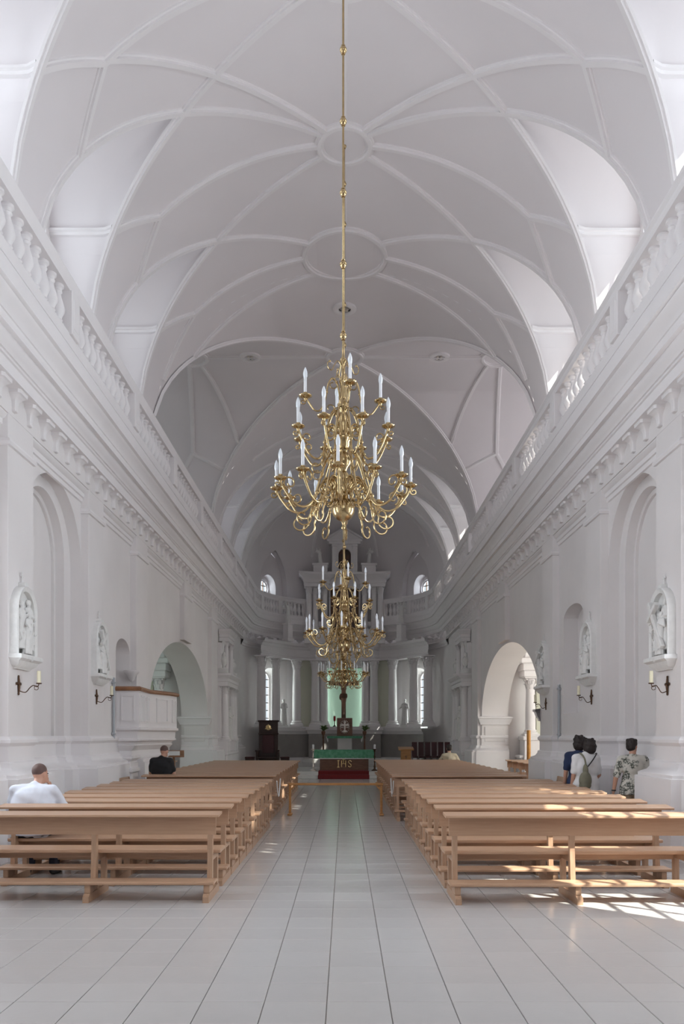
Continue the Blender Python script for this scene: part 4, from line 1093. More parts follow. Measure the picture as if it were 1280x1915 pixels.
# main altar
t = thing('main_altar', 'wooden main altar with gold IHS under a green cloth', 'altar', (-.02, 33.2, FZ))
m = MB(); m.bbox(-.97, .97, -.4, .4, 0, .72, .015); m.build('body', ALTARWOOD, t)
m = MB(); m.bbox(-1.0, 1.0, -.42, .42, .70, .76, .01); m.build('table_top', ALTARWOOD, t)
m = MB(); m.bbox(-1.17, 1.17, -.46, .46, .76, .795, .008); m.build('slab', STEPM, t)
cl = MB(); cl.bbox(-1.2, 1.2, -.49, .49, .795, .81, .003)
for k in range(48):
    x = -1.2+2.4*k/48; 
rows = [[(-1.2+2.4*i/72, -.495-.012*math.sin(i*1.3)*q, .81-.32*q) for i in range(73)] for q in (0, .35, .7, 1)]
cl.grid(rows)
for s in (-1, 1): cl.grid([[(s*(1.2+.012*math.sin(i*1.3)*q), -.49+.98*i/30, .81-.34*q) for i in range(31)] for q in (0, .5, 1)])
cl.build('altar_cloth', GREEN, t, smooth=60)
m = MB(); m.bbox(-1.0, 1.0, -.487, -.477, .455, .50, .002); m.build('linen_edge', LINEN, t)
def lettering(parent):
    zb, zt, y = .13, .39, -.415
    def stroke(pts, w, nm):
        m = MB(); m.tube([(x, y, z) for x, z in pts], w, 6); o = m.build(nm, GOLD, parent, smooth=60); return o
    stroke([(-.235, zb), (-.235, zt)], .02, 'letter'); 
    m = MB()
    for z in (zb, zt): m.bbox(-.285, -.185, y-.015, y+.02, z-.012, z+.012, .003)
    m.build('letter_serif', GOLD, parent)
    m = MB(); m.tube([(-.10, y, zb), (-.10, y, zt)], .02, 6); m.tube([(.06, y, zb), (.06, y, zt)], .02, 6); m.tube([(-.10, y, .26), (.06, y, .26)], .014, 6); m.build('letter', GOLD, parent, smooth=60)
    m = MB(); m.tube([(-.02, y, .26), (-.02, y, .485)], .014, 6); m.tube([(-.09, y, .435), (.05, y, .435)], .012, 6); m.build('letter_cross', GOLD, parent, smooth=60)
    m = MB(); m.tube(smooth_path([(x, y, z-.267) for x, z in ((.29, .61), (.25, .655), (.19, .645), (.175, .59), (.22, .54), (.275, .49), (.265, .42), (.21, .40), (.165, .445))], 5), .018, 6); m.build('letter', GOLD, parent, smooth=60)
lettering(t)
m = MB(); m.bbox(-1.02, .94, 31.36, 31.78, 0.001, FZ/2+.02, .01); m.bbox(-1.02, .94, 31.74, 32.75, 0.001, FZ+.02, .01); tag(m.build('carpet', RED), 'dark red carpet laid over the steps before the main altar', 'carpet')
def candlestick(x, y, z, h, label, m=BLACK, wax=CANDLE):
    t = thing('candlestick', label, 'candlestick', (x, y, z))
    b = MB(); b.lathe([(.001, 0), (.13, 0), (.13, .03), (.06, .06), (.03, .10), (.045, .16), (.03, .22), (.022, .30), (.04, .36), (.022, .42), (.02, h*.6), (.045, h*.64), (.022, h*.69), (.02, h-.12), (.05, h-.08), (.03, h-.05), (.08, h-.02), (.085, h), (.001, h)], 16); b.build('stem', m, t, smooth=45)
    c = MB(); c.lathe([(.042, h), (.042, h+.17), (.006, h+.172), (.005, h+.19), (.001, h+.19)], 14); c.build('candle', wax, t, smooth=45)
candlestick(-1.24, 32.4, FZ, .86, 'silvery candlestick with white candle at the left end of the main altar', SILVER)
candlestick(1.18, 32.4, FZ, .86, 'dark candlestick with white candle at the right end of the main altar', IRON)
def plantstand(x, label):
    t = thing('flower_stand', label, 'plant stand', (x, 39.4, FZ))
    m = MB(); m.lathe([(.001, 0), (.16, 0), (.14, .04), (.06, .10), (.05, .2), (.03, .3), (.045, .8), (.03, 1.2), (.05, 1.3), (.03, 1.36), (.09, 1.46), (.10, 1.55), (.07, 1.6), (.001, 1.6)], 14); m.build('stand', ALTARWOOD, t, smooth=45)
    rnd = random.Random(5); m = MB()
    for k in range(26):
        a = rnd.uniform(0, 2*PI); e = rnd.uniform(.05, .3); l = rnd.uniform(.16, .36)
        m.tube([(0, 0, 1.58), (e*.5*math.cos(a), e*.5*math.sin(a), 1.58+l*.8), (e*math.cos(a), e*math.sin(a), 1.56+l*.85)], [.012, .03, .004], 5)
    m.build('foliage', LEAF, t, smooth=60)
plantstand(-1.02, 'palm-like greenery on a turned stand left of the tabernacle'); plantstand(.95, 'palm-like greenery on a turned stand right of the tabernacle')
t = thing('sanctuary_lamp', 'small red candle standing on the ledge left of the tabernacle', 'lamp', (-.50, 40.75, 2.085))
m = MB(); m.lathe([(.001, 0), (.09, 0), (.08, .03), (.03, .06), (.025, .25), (.05, .28), (.001, .28)], 14); m.build('stem', BLACK, t, smooth=45)
m = MB(); m.lathe([(.045, .28), (.055, .35), (.055, .50), (.04, .52), (.001, .52)], 14); m.build('red_glass', REDWAX, t, smooth=45)
# crucifix
t = thing('crucifix', 'dark wooden crucifix with carved figure before the pale green niche', 'crucifix', (-.05, 41.0, 2.085))
m = MB(); m.bbox(-.11, .11, -.06, .06, 0, 2.75, .01); m.build('upright', CROSSW, t)
m = MB(); m.bbox(-.75, .75, -.055, .055, 2.05, 2.25, .01); m.build('crossbeam', CROSSW, t)
crucifix = t

# throne, stools, lectern, chairs
t = thing('celebrant_chair', 'tall dark wooden throne with a gilt emblem at the left of the apse', 'chair', (-3.38, 36.3, FZ))
m = MB(); m.bbox(-.42, .42, .15, .27, 0, 2.0, .02); m.build('backrest', DARKWOOD, t)
m = MB(); m.bbox(-.47, .47, .08, .30, 1.98, 2.06, .02); m.build('cresting', DARKWOOD, t)
m = MB(); m.bbox(-.45, .45, .10, .28, 1.42, 1.5, .02); m.build('back_moulding', DARKWOOD, t)
m = MB(); m.bbox(-.26, .26, .12, .16, .6, 1.40, .01); m.build('back_cushion', DARKRED, t)
m = MB(); m.bbox(-.42, .42, -.35, .2, .36, .46, .02); m.build('seat', DARKWOOD, t)
for s in (-1, 1):
    m = MB(); m.bbox(s*.40, s*.50, -.36, .2, .0, .70, .02); m.bbox(s*.38, s*.54, -.38, .2, .68, .75, .02); m.build('armrest', DARKWOOD, t)
m = MB(); m.lathe([(.001, 0), (.11, 0), (.12, .02), (.09, .03), (.001, .03)], 16); m.ell((0, .05, .02), (.05, .10, .03), 10, 6); m.ell((-.1, -.06, .02), (.06, .03, .02), 8, 6); m.ell((.1, -.06, .02), (.06, .03, .02), 8, 6)
m.xform(Matrix.Translation((0, .15, 1.74)) @ Matrix.Rotation(PI/2, 4, 'X')); m.build('gilt_emblem', GOLD, t, smooth=50)
def stool(x, y, label):
    t = thing('stool', label, 'stool', (x, y, FZ))
    m = MB(); m.bbox(-.2, .2, -.2, .2, .38, .46, .03); m.build('cushion', DARKRED, t)
    for sx in (-1, 1):
        for sy in (-1, 1):
            m = MB(); m.bbox(sx*.13, sx*.18, sy*.15, sy*.20, 0, .38, .005); m.build('leg', DARKWOOD, t)
    m = MB(); m.bbox(-.17, .17, -.19, .19, .28, .38, .01); m.build('apron', DARKWOOD, t)
stool(-4.14, 35.9, 'dark padded stool left of the celebrant throne'); stool(-2.60, 35.9, 'dark padded stool right of the celebrant throne')
t = thing('lectern', 'amber wooden lectern at the right of the presbytery', 'lectern', (2.43, 32.7, FZ))
m = MB(); m.bbox(-.20, .20, -.16, .16, .05, .80, .01); m.build('pedestal', OAK, t)
m = MB(); m.bbox(-.26, .26, -.22, .22, 0, .06, .01); m.build('foot', OAK, t)
m = MB(); m.prism([(-.26, .80), (.26, .86), (.26, .94), (-.26, .86)], lambda p: (-.30, p[0], p[1]), lambda p: (.30, p[0], p[1])); m.build('desk', OAK, t)
m = MB(); m.ell((0, -.17, .55), (.05, .02, .05), 10, 6); m.tube([(0, -.17, .4), (0, -.17, .6)], .012, 6); m.build('emblem', RAILWOOD, t, smooth=50)
def rchair():
    root = bpy.data.objects.new('chair', None); col.objects.link(root)
    m = MB(); m.prism([(.18, .5), (.23, .5), (.27, 1.1), (.22, 1.1)], lambda p: (-.2, p[0], p[1]), lambda p: (.2, p[0], p[1])); m.build('backrest', DARKRED, root)
    m = MB(); m.bbox(-.23, .23, -.22, .24, .43, .50, .02); m.build('seat', DARKRED, root)
    for sx in (-1, 1):
        for y0, y1 in ((-.21, -.17), (.19, .23)):
            m = MB(); m.bbox(sx*.18, sx*.22, y0, y1, 0, .43, .004); m.build('leg', DARKWOOD, root)
    return root
rc = rchair()
for k in range(6):
    o = rc if k == 0 else copy_tree(rc)
    o.location = (3.02+.285*k, 35.4, FZ); o.rotation_euler = (0, 0, 0)
    o.scale = (.56, 1, 1)
    tag(o, 'dark red upholstered chair, %s from the left in the row behind the lectern' % ORD[k], 'chair', 'row of red chairs in the apse')
def flowers(x, y, z, label, seed, m=YELLOW, h=.34):
    rnd = random.Random(seed); t = thing('flower_vase', label, 'flowers', (x, y, z))
    v = MB(); v.lathe([(.001, 0), (.05, 0), (.07, .06), (.06, .13), (.035, .17), (.05, .19), (.045, .19), (.001, .17)], 12); v.build('vase', SILVER, t, smooth=50)
    g = MB(); f_ = MB()
    for k in range(12):
        a = rnd.uniform(0, 2*PI); e = rnd.uniform(.02, .15); q = h*rnd.uniform(.6, 1)
        g.tube([(0, 0, .16), (e*.6*math.cos(a), e*.6*math.sin(a), q*.7), (e*math.cos(a), e*math.sin(a), q)], .008, 5)
        f_.ell((e*math.cos(a), e*math.sin(a), q+.02), (.035, .035, .026), 8, 5)
    g.build('stems', LEAF, t, smooth=60); f_.build('blossoms', m, t, smooth=60)
flowers(-2.55, 32.1, FZ, 'yellow flowers in a vase beside the left rear pews', 1); flowers(-2.2, 32.3, FZ, 'white and yellow flowers in the vase nearer the altar', 2, WHITEPETAL)
flowers(1.95, 32.1, FZ, 'yellow flowers in a vase left of the lectern', 3); flowers(2.85, 32.3, FZ, 'small white flowers in a vase right of the lectern', 4, WHITEPETAL, .28)
t = thing('paschal_candle', 'tall ornamented orange candle on a stand in the right transept arch', 'candle', (5.95, 26.6, 0))
m = MB(); m.lathe([(.001, 0), (.2, 0), (.18, .04), (.05, .09), (.03, .3), (.05, .5), (.03, .6), (.09, .72), (.10, .76), (.001, .76)], 16); m.build('stand', IRON, t, smooth=45)
m = MB(); m.lathe([(.065, .76), (.065, 1.82), (.06, 1.84), (.001, 1.84)], 16); m.build('candle', mat('orange_wax', (.55, .27, .05), .45, scale=12, color2=(.40, .16, .03)), t, smooth=45)
# ------------------------------------------------------------------ figures
def cap(mb, p0, r0, p1, r1, n=10):
    mb.ell(p0, (r0,)*3, n, 6); mb.ell(p1, (r1,)*3, n, 6); mb.tube([p0, p1], [r0, r1], n)
def remesh(mb, voxel, m, it=4, name='body'):
    me = bpy.data.meshes.new(name); me.from_pydata(mb.v, [], mb.f)
    bm = bmesh.new(); bm.from_mesh(me); bmesh.ops.recalc_face_normals(bm, faces=bm.faces); bm.to_mesh(me); bm.free()
    o = bpy.data.objects.new('tmp', me); col.objects.link(o)
    md = o.modifiers.new('r', 'REMESH'); md.mode = 'VOXEL'; md.voxel_size = voxel
    if it:
        s_ = o.modifiers.new('s', 'SMOOTH'); s_.iterations = it; s_.factor = .5
    dg = bpy.context.evaluated_depsgraph_get(); dg.update()
    out = bpy.data.meshes.new_from_object(o.evaluated_get(dg)); out.name = name
    bpy.data.objects.remove(o); bpy.data.meshes.remove(me)
    for p in out.polygons: p.use_smooth = True
    out.materials.clear(); out.materials.append(m)
    return out
V3 = Vector
def joints(pose='stand', **kw):
    J = dict(pelvis=V3((0, 0, .95)), waist=V3((0, .0, 1.08)), chest=V3((0, .0, 1.28)), neck=V3((0, -.01, 1.46)), head=V3((0, .02, 1.60)),
             shl=V3((-.18, -.01, 1.39)), shr=V3((.18, -.01, 1.39)), ell=V3((-.23, -.02, 1.11)), elr=V3((.23, -.02, 1.11)), wrl=V3((-.24, .05, .87)), wrr=V3((.24, .05, .87)),
             hil=V3((-.09, 0, .92)), hir=V3((.09, 0, .92)), knl=V3((-.10, .01, .49)), knr=V3((.10, .01, .49)), anl=V3((-.10, -.03, .08)), anr=V3((.10, -.03, .08)))
    if pose == 'sit':      # origin: seat contact, floor at z = -.495
        d = V3((0, 0, -.86))
        for k in ('pelvis', 'waist', 'chest', 'neck', 'head', 'shl', 'shr', 'ell', 'elr', 'wrl', 'wrr', 'hil', 'hir'): J[k] = J[k]+d
        for k, y in (('waist', .02), ('chest', .06), ('neck', .11), ('head', .15), ('shl', .08), ('shr', .08), ('ell', .16), ('elr', .16), ('wrl', .38), ('wrr', .38)): J[k].y += y
        J['wrl'].z = .16; J['wrr'].z = .16
        J['knl'], J['knr'] = V3((-.15, .40, .07)), V3((.15, .40, .07))
        J['anl'], J['anr'] = V3((-.15, .33, -.42)), V3((.15, .33, -.42))
    if pose == 'kneel':    # origin: knees on kneeler
        d = V3((0, -.04, -.43))
        for k in list(J):
            if k[:2] not in ('kn', 'an'): J[k] = J[k]+d
        J['knl'], J['knr'] = V3((-.10, .03, .06)), V3((.10, .03, .06)); J['anl'], J['anr'] = V3((-.10, -.36, .05)), V3((.10, -.36, .05))
    for k, v in kw.items(): J[k] = V3(v)
    return J
def hand(mb, w, e, curl=.5, side=1):
    d = (w-e).normalized(); sidev = V3((0, 1, 0)) if abs(d.y) < .8 else V3((0, 0, 1))
    sidev = (sidev-d*sidev.dot(d)).normalized(); nrm = d.cross(sidev)*side
    c = w+d*.055
    R = Matrix((sidev, nrm, d)).transposed()
    mb.ell(c, (.042, .018, .05), 10, 6, R)
    for k, (o, l) in enumerate(((-.030, .060), (-.010, .075), (.011, .080), (.030, .070))):
        b = c+d*.04+sidev*o; m_ = b+d*l*.55-nrm*l*.25*curl; t_ = m_+d*l*.25-nrm*l*.6*curl
        cap(mb, b, .0095, m_, .009, 6); cap(mb, m_, .009, t_, .008, 6)
    b = c-d*.01+sidev*.038; m_ = b+sidev*.022+d*.03; t_ = m_+d*.03-nrm*.012
    cap(mb, b, .012, m_, .0105, 6); cap(mb, m_, .0105, t_, .009, 6)
def torso(mb, J, g=0.0, stout=1.0):
    up = (J['neck']-J['pelvis']).normalized(); fr = V3((1, 0, 0)).cross(up).normalized()*-1
    if fr.y < 0: fr = -fr
    R = Matrix((V3((1, 0, 0)), fr, up)).transposed()
    mb.ell(J['pelvis'], (.165*stout+g, .115*stout+g, .12+g), 14, 8, R)
    mb.ell(J['waist'], (.150*stout+g, .105*stout+g, .14+g), 14, 8, R)
    mb.ell(J['chest'], (.175*stout+g, .118*stout+g, .17+g), 14, 8, R)
    mb.ell(J['chest']+up*.07, (.165*stout+g, .10+g, .09+g), 14, 8, R)
    for s_ in ('shl', 'shr'): cap(mb, J['neck']-up*.06, .062+g, J[s_], .058+g)
def person(name, label, loc, rz, J, scale=1.0, shirt=None, trousers=None, hair=HAIR, hairlen='short', sleeve=.75, stout=1.0, head_turn=0.0, shoes=BLACK, tilt=0.0, hem=None):
    t = thing(name, label, 'person', loc, rz); t.scale = (scale,)*3
    b = MB(); torso(b, J, 0.0, stout)
    H = J['head']; HR = Matrix.Rotation(head_turn, 3, 'Z') @ Matrix.Rotation(tilt, 3, 'X')
    h = lambda p: H+HR @ V3(p)
    cap(b, J['neck']-V3((0, 0, .05)), .06, H+V3((0, -.02, -.04)), .055)
    b.ell(h((0, -.01, .03)), (.077, .096, .10), 16, 12, HR); b.ell(h((0, .025, -.045)), (.058, .068, .07), 14, 8, HR)
    b.ell(h((0, .094, -.01)), (.013, .022, .022), 8, 6, HR); b.ell(h((0, .085, .02)), (.010, .014, .03), 8, 6, HR)
    b.ell(h((0, .084, -.052)), (.026, .012, .012), 8, 6, HR)
    for s_ in (-1, 1): b.ell(h((s_*.08, -.005, .0)), (.012, .022, .034), 8, 6, HR)
    for a, e, w, sd in (('shl', 'ell', 'wrl', -1), ('shr', 'elr', 'wrr', 1)):
        cap(b, J[a], .052, J[e], .042); cap(b, J[e], .042, J[w], .029); hand(b, J[w], J[e], .6, sd)
    for a, e, w in (('hil', 'knl', 'anl'), ('hir', 'knr', 'anr')):
        cap(b, J[a], .085, J[e], .056); cap(b, J[e], .056, J[w], .04)
        sh = (J[e]-J[w]).normalized(); fd = V3((0, 1, 0))-sh*sh.y
        if fd.length < .3: fd = V3((0, 0, -1))
        cap(b, J[w]+fd*.0-sh*.03, .04, J[w]+fd.normalized()*.13-sh*.045, .034)
    body = put('body', remesh(b, .013, SKIN, 3), t)
    e_ = MB()
    for s_ in (-1, 1): e_.ell(h((s_*.032, .078, .012)), (.011, .008, .007), 8, 6, HR)
    e_.build('eyes', BLACK, t, smooth=60)
    # hair
    hb = MB()
    if hairlen == 'crop':
        hb.ell(h((0, -.018, .048)), (.081, .096, .092), 16, 10, HR)
    elif hairlen == 'short':
        hb.ell(h((0, -.02, .052)), (.089, .105, .098), 16, 10, HR); hb.ell(h((0, -.045, .0)), (.083, .07, .075), 14, 8, HR)
        for k in range(14):
            a = k*2.4; hb.ell(h((.058*math.cos(a), -.02+.07*math.sin(a), .085+.022*math.sin(k*1.7))), (.035, .035, .034), 8, 6)
    else:
        rnd = random.Random(3)
        hb.ell(h((0, -.025, .04)), (.105, .115, .105), 16, 10, HR); hb.ell(h((0, -.055, -.04)), (.11, .085, .10), 16, 10, HR)
        for k in range(46):
            a, z = rnd.uniform(0, 2*PI), rnd.uniform(-.11, .12); rr = math.sqrt(max(.1, 1-(z/.15)**2))
            if math.sin(a) > .5 and z < .05: continue
            hb.ell(h((.095*rr*math.cos(a), -.03+.095*rr*math.sin(a), z+.01)), (.03, .03, .03), 8, 5)
    put('hair', remesh(hb, .010, hair, 7 if hairlen == 'long' else 6, 'hair'), t)
    if shirt:
        s_ = MB(); torso(s_, J, .022, stout)
        if stout > 1.15:
            s_.ell((J['chest']+J['waist'])/2+V3((0, -.01, .03)), (.20*stout, .125*stout, .20), 16, 10)
        for a, e, w in (('shl', 'ell', 'wrl'), ('shr', 'elr', 'wrr')):
            q = J[a]+(J[e]-J[a])*min(1, sleeve); cap(s_, J[a], .074, q, .066)
            if sleeve > 1: q2 = J[e]+(J[w]-J[e])*(sleeve-1); cap(s_, J[e], .06, q2, .05)
        if hem:
            p = J['pelvis']; s_.lathe([(.001, 0), (.215*stout, 0), (.205*stout, hem), (.17*stout, hem+.12), (.001, hem+.12)], 18, p.x, p.y, p.z-hem)
            s_.v = [(x, p.y+(y-p.y)*.80 if i >= len(s_.v)-18*5 else y, z) for i, (x, y, z) in enumerate(s_.v)]
        cap(s_, J['neck']-V3((0, 0, .05)), .075, J['neck']-V3((0, 0, .01)), .068)
        # soft folds
        s_me = remesh(s_, .014, shirt, 12, 'shirt')
        for v in s_me.vertices:
            c = v.co; k = .003*math.sin(c.z*44+c.x*16)+.002*math.sin(c.x*50-c.z*31+c.y*30); v.co += v.normal*k
        put('shirt', s_me, t)
    if trousers:
        s_ = MB(); p = J['pelvis']; s_.ell(p-V3((0, 0, .01)), (.175*stout, .128*stout, .125), 14, 8)
        for a, e, w in (('hil', 'knl', 'anl'), ('hir', 'knr', 'anr')):
            cap(s_, J[a], .10, J[e], .075); cap(s_, J[e], .075, J[w]+(J[e]-J[w])*.08, .065)
        put('trousers', remesh(s_, .015, trousers, 3, 'trousers'), t)
    for w, e in (('anl', 'knl'), ('anr', 'knr')):
        s_ = MB(); sh = (J[e]-J[w]).normalized(); fd = V3((0, 1, 0))-sh*sh.y
        if fd.length < .3: fd = V3((0, 0, -1))
        fd.normalize(); a = J[w]-sh*.03
        cap(s_, a-fd*.03, .05, a+fd*.14, .042); put('shoe', remesh(s_, .013, shoes, 2, 'shoe'), t)
    return t
# seated man in white, hand to his chin
J = joints('sit', head=(.03, .21, .725), neck=(.0, .11, .605), elr=(.31, .27, .30), wrr=(.14, .30, .55), ell=(-.31, .16, .31), wrl=(-.2, .42, .20), shr=(.22, .09, .54), shl=(-.22, .08, .54))
person('person', 'seated man in a white T-shirt with cropped hair, hand at his chin', (-3.71, 9.75, .495), 0, J, 1.0, WSHIRT, NAVY2, HAIR2, 'crop', .95, 1.35, -.55, hem=.06)
J = joints('kneel', head=(.04, .04, 1.15), wrr=(.19, .14, .62), elr=(.26, -.02, .68), ell=(-.25, .02, .70), wrl=(-.12, .22, .72))
pk = person('person', 'person in a black short-sleeved shirt kneeling by the pulpit, head bowed', (-3.80, 17.13, .212), 0, J, .98, BSHIRT, NAVY2, HAIR2, 'crop', .7, 1.2, -.5, tilt=-.25)
m = MB(); m.ell((.17, .20, .56), (.03, .03, .05), 8, 6); m.ell((.19, .22, .52), (.025, .02, .03), 8, 6); o = m.build('yellow_cloth', YELLOW, pk, smooth=60)
J = joints(head=(.08, .03, 1.585), wrr=(.2, .2, .95), elr=(.24, .0, 1.1))
wm = person('person', 'woman with dark curly hair in a white blouse, olive bag on her back', (3.94, 13.45, 0), .15, J, .95, WBLOUSE, NAVY2, HAIR, 'long', .8, 1.18, -.3, hem=.16)
m = MB(); m.ell((-.10, -.20, 1.02), (.115, .07, .15), 14, 10); m.ell((-.09, -.185, 1.18), (.05, .045, .12), 12, 8); m.ell((-.10, -.19, .93), (.11, .075, .07), 14, 8)
bag = thing('bag', 'olive cloth bag slung over the back of the white-bloused woman', 'bag', (3.94, 13.45, 0), .15); bag.scale = (.95,)*3
put('bag_body', remesh(m, .012, BAG, 3, 'bag_body'), bag)
m = MB(); m.tube(smooth_path([(-.08, -.20, 1.22), (.05, -.165, 1.36), (.16, -.08, 1.47), (.17, .04, 1.44)], 5), .011, 6); m.build('strap', BLACK, bag, smooth=60)
m = MB(); m.tube(smooth_path([(-.09, -.20, 1.24), (-.10, -.175, 1.38), (-.12, -.05, 1.47), (-.13, .06, 1.42)], 5), .016, 6); m.build('shoulder_strap', BAG, bag, smooth=60)
J = joints(head=(.02, .03, 1.61))
person('person', 'man in a navy polo shirt half hidden behind the woman in white', (4.0, 14.05, 0), -.1, J, .965, NAVY, NAVY2, HAIR, 'long', .75, 1.05, -.3, hem=.1)
J = joints(wrl=(-.29, .06, .86), ell=(-.27, -.02, 1.10), elr=(.26, .06, 1.12), wrr=(.2, .28, 1.02))
pr = person('person', 'young man in a pale leaf-print shirt and khaki trousers beside the right pier', (4.46, 12.75, 0), -.1, J, .945, PRINT, KHAKI, HAIR, 'short', .85, 1.0, -.75, hem=.13)
m = MB(); m.lathe([(.034, -.012), (.037, 0), (.034, .012)], 12, caps=False); m.xform(Matrix.Translation((-.289, .052, .885))); m.build('wristwatch', BLACK, pr, smooth=40)
J = joints('sit', head=(.0, .16, .74), ell=(-.30, .14, .36), elr=(.30, .14, .36), wrl=(-.1, .34, .40), wrr=(.1, .34, .40))
person('person', 'far seated person in a beige shirt before the row of red chairs', (3.36, 26.32, .495), 0, J, 1.0, BEIGE, KHAKI, HAIR, 'short', .9, 1.05, 0)

# corpus on the cross
J = joints(shl=(-.17, 0, 1.42), shr=(.17, 0, 1.42), ell=(-.38, .0, 1.56), elr=(.38, 0, 1.56), wrl=(-.60, 0, 1.70), wrr=(.60, 0, 1.70), head=(.05, .06, 1.58), knl=(-.05, .07, .50), knr=(.05, .07, .50), anl=(-.02, 0, .10), anr=(.02, 0, .10))
b = MB(); torso(b, J, -.01, .9); cap(b, J['neck'], .05, J['head'], .05); b.ell(J['head'], (.078, .09, .115), 12, 8); b.ell(J['head']+V3((0, -.03, .02)), (.09, .09, .11), 12, 8)
for a, e, w in (('shl', 'ell', 'wrl'), ('shr', 'elr', 'wrr')): cap(b, J[a], .045, J[e], .035); cap(b, J[e], .035, J[w], .026); hand(b, J[w], J[e], .5)
for a, e, w in (('hil', 'knl', 'anl'), ('hir', 'knr', 'anr')): cap(b, J[a], .08, J[e], .052); cap(b, J[e], .052, J[w], .035); cap(b, J[w], .035, J[w]+V3((0, .06, -.10)), .025)
o = put('corpus', remesh(b, .018, CORPUS, 2, 'corpus'), crucifix, (0, -.14, .62), PI)
m = MB(); m.lathe([(.17, .80), (.19, .88), (.18, .98), (.16, 1.02)], 14, caps=False); m.ell((.16, .0, .84), (.06, .06, .14), 8, 6)
m.v = [(x, y*.75, z) for x, y, z in m.v]; o = m.build('loincloth', CROSSW, crucifix, smooth=60); o.location = (0, -.14, .62); o.rotation_euler = (0, 0, PI)

# robed statues
def robed(mb, h, lean=0.0, arm=0, wings=False, seed=1):
    k = h/1.7; rows = []
    for (z, rx, ry) in ((0, .24, .20), (.25, .22, .18), (.6, .20, .16), (.95, .19, .15), (1.15, .19, .14), (1.36, .20, .12), (1.44, .10, .08)):
        rows.append([(rx*(1+.09*math.sin(9*a+seed+z*2)*max(0, 1.2-z))*math.cos(a)+lean*z*.2, ry*(1+.09*math.sin(9*a+seed+z*2)*max(0, 1.2-z))*math.sin(a), z) for a in [2*PI*i/36 for i in range(36)]])
    st = len(mb.v); mb.grid(rows, True); n = len(mb.v); mb.f.append(tuple(range(st, st+36))); mb.f.append(tuple(range(n-36, n)))
    lx = lean*.28
    cap(mb, (lx, 0, 1.40), .055, (lx, -.01, 1.50), .05); mb.ell((lx+.01, -.01, 1.59), (.08, .095, .115), 12, 8); mb.ell((lx, .02, 1.60), (.09, .09, .11), 12, 8); mb.ell((lx+.0, -.07, 1.53), (.05, .04, .06), 8, 6)
    for s_ in (-1, 1):
        sh = V3((lx+s_*.17, 0, 1.36))
        if arm == 0: el, wr = V3((lx+s_*.25, -.02, 1.12)), V3((lx+s_*.10, -.17, 1.10))
        elif arm == 1: el, wr = (V3((lx+s_*.27, -.04, 1.15)), V3((lx+s_*.34, -.18, 1.05))) if s_ < 0 else (V3((lx+.25, 0, 1.1)), V3((lx+.12, -.16, 1.2)))
        else: el, wr = V3((lx+s_*.30, -.05, 1.52)), V3((lx+s_*.34, -.08, 1.80))
        cap(mb, sh, .06, el, .055); cap(mb, el, .06, wr, .035); mb.ell(wr+(wr-el).normalized()*.05, (.03, .03, .045), 8, 6)
        if wings:
            for q in range(5): cap(mb, (lx+s_*.10, .12, 1.30), .05, (lx+s_*(.30+.05*q), .16, 1.75-.17*q), .03)
    mb.v = mb.v[:st]+[(x*k, y*k, z*k) for x, y, z in mb.v[st:]]
def statue(x, y, z, h, rz, label, arm, wings=False, base=True):
    t = thing('statue', label, 'statue', (x, y, z), rz)
    b = MB(); robed(b, h, .1 if arm else -.05, arm, wings, x)
    o = put('figure', remesh(b, .022, STATUE, 1, 'figure'), t, (0, 0, .08 if base else 0))
    if base:
        m = MB(); m.lathe([(.001, 0), (.26*h/1.6, 0), (.27*h/1.6, .03), (.24*h/1.6, .08), (.001, .08)], 20); m.build('plinth', STATUE, t, smooth=40)
    return t
statue(-2.98, 40.35, 2.08, 1.28, .5, 'white robed statue between the columns left of the altar', 0)
statue(2.93, 40.35, 2.08, 1.28, -.5, 'white robed statue with outstretched hand right of the altar', 1)
for s in (-1, 1):
    a = math.radians(49); R = 3.60
    t = thing('gallery_figure', 'white winged figure on a tall pedestal before the %s apse balustrade' % ('left' if s < 0 else 'right'), 'statue', (s*R*math.sin(a), APY+R*math.cos(a), 6.22), -s*a)
    m = MB(); m.bbox(-.22, .22, -.18, .25, 0, .12, .01); m.bbox(-.16, .16, -.13, .22, .12, .78, .01); m.bbox(-.20, .20, -.17, .24, .78, .86, .01); m.build('pedestal', MOULD, t)
    b = MB(); robed(b, 1.02, 0, 2, True, 2); put('figure', remesh(b, .024, STATUE, 1, 'figure'), t, (0, .03, .86))
    t = thing('angel_statue', 'small white reclining angel on the %s upper pedestal of the retable' % ('left' if s < 0 else 'right'), 'statue', (s*1.2, 40.95, 10.18), -s*.6)
    b = MB(); robed(b, .78, s*.6, 1, True, 4); put('figure', remesh(b, .022, STATUE, 1, 'figure'), t)

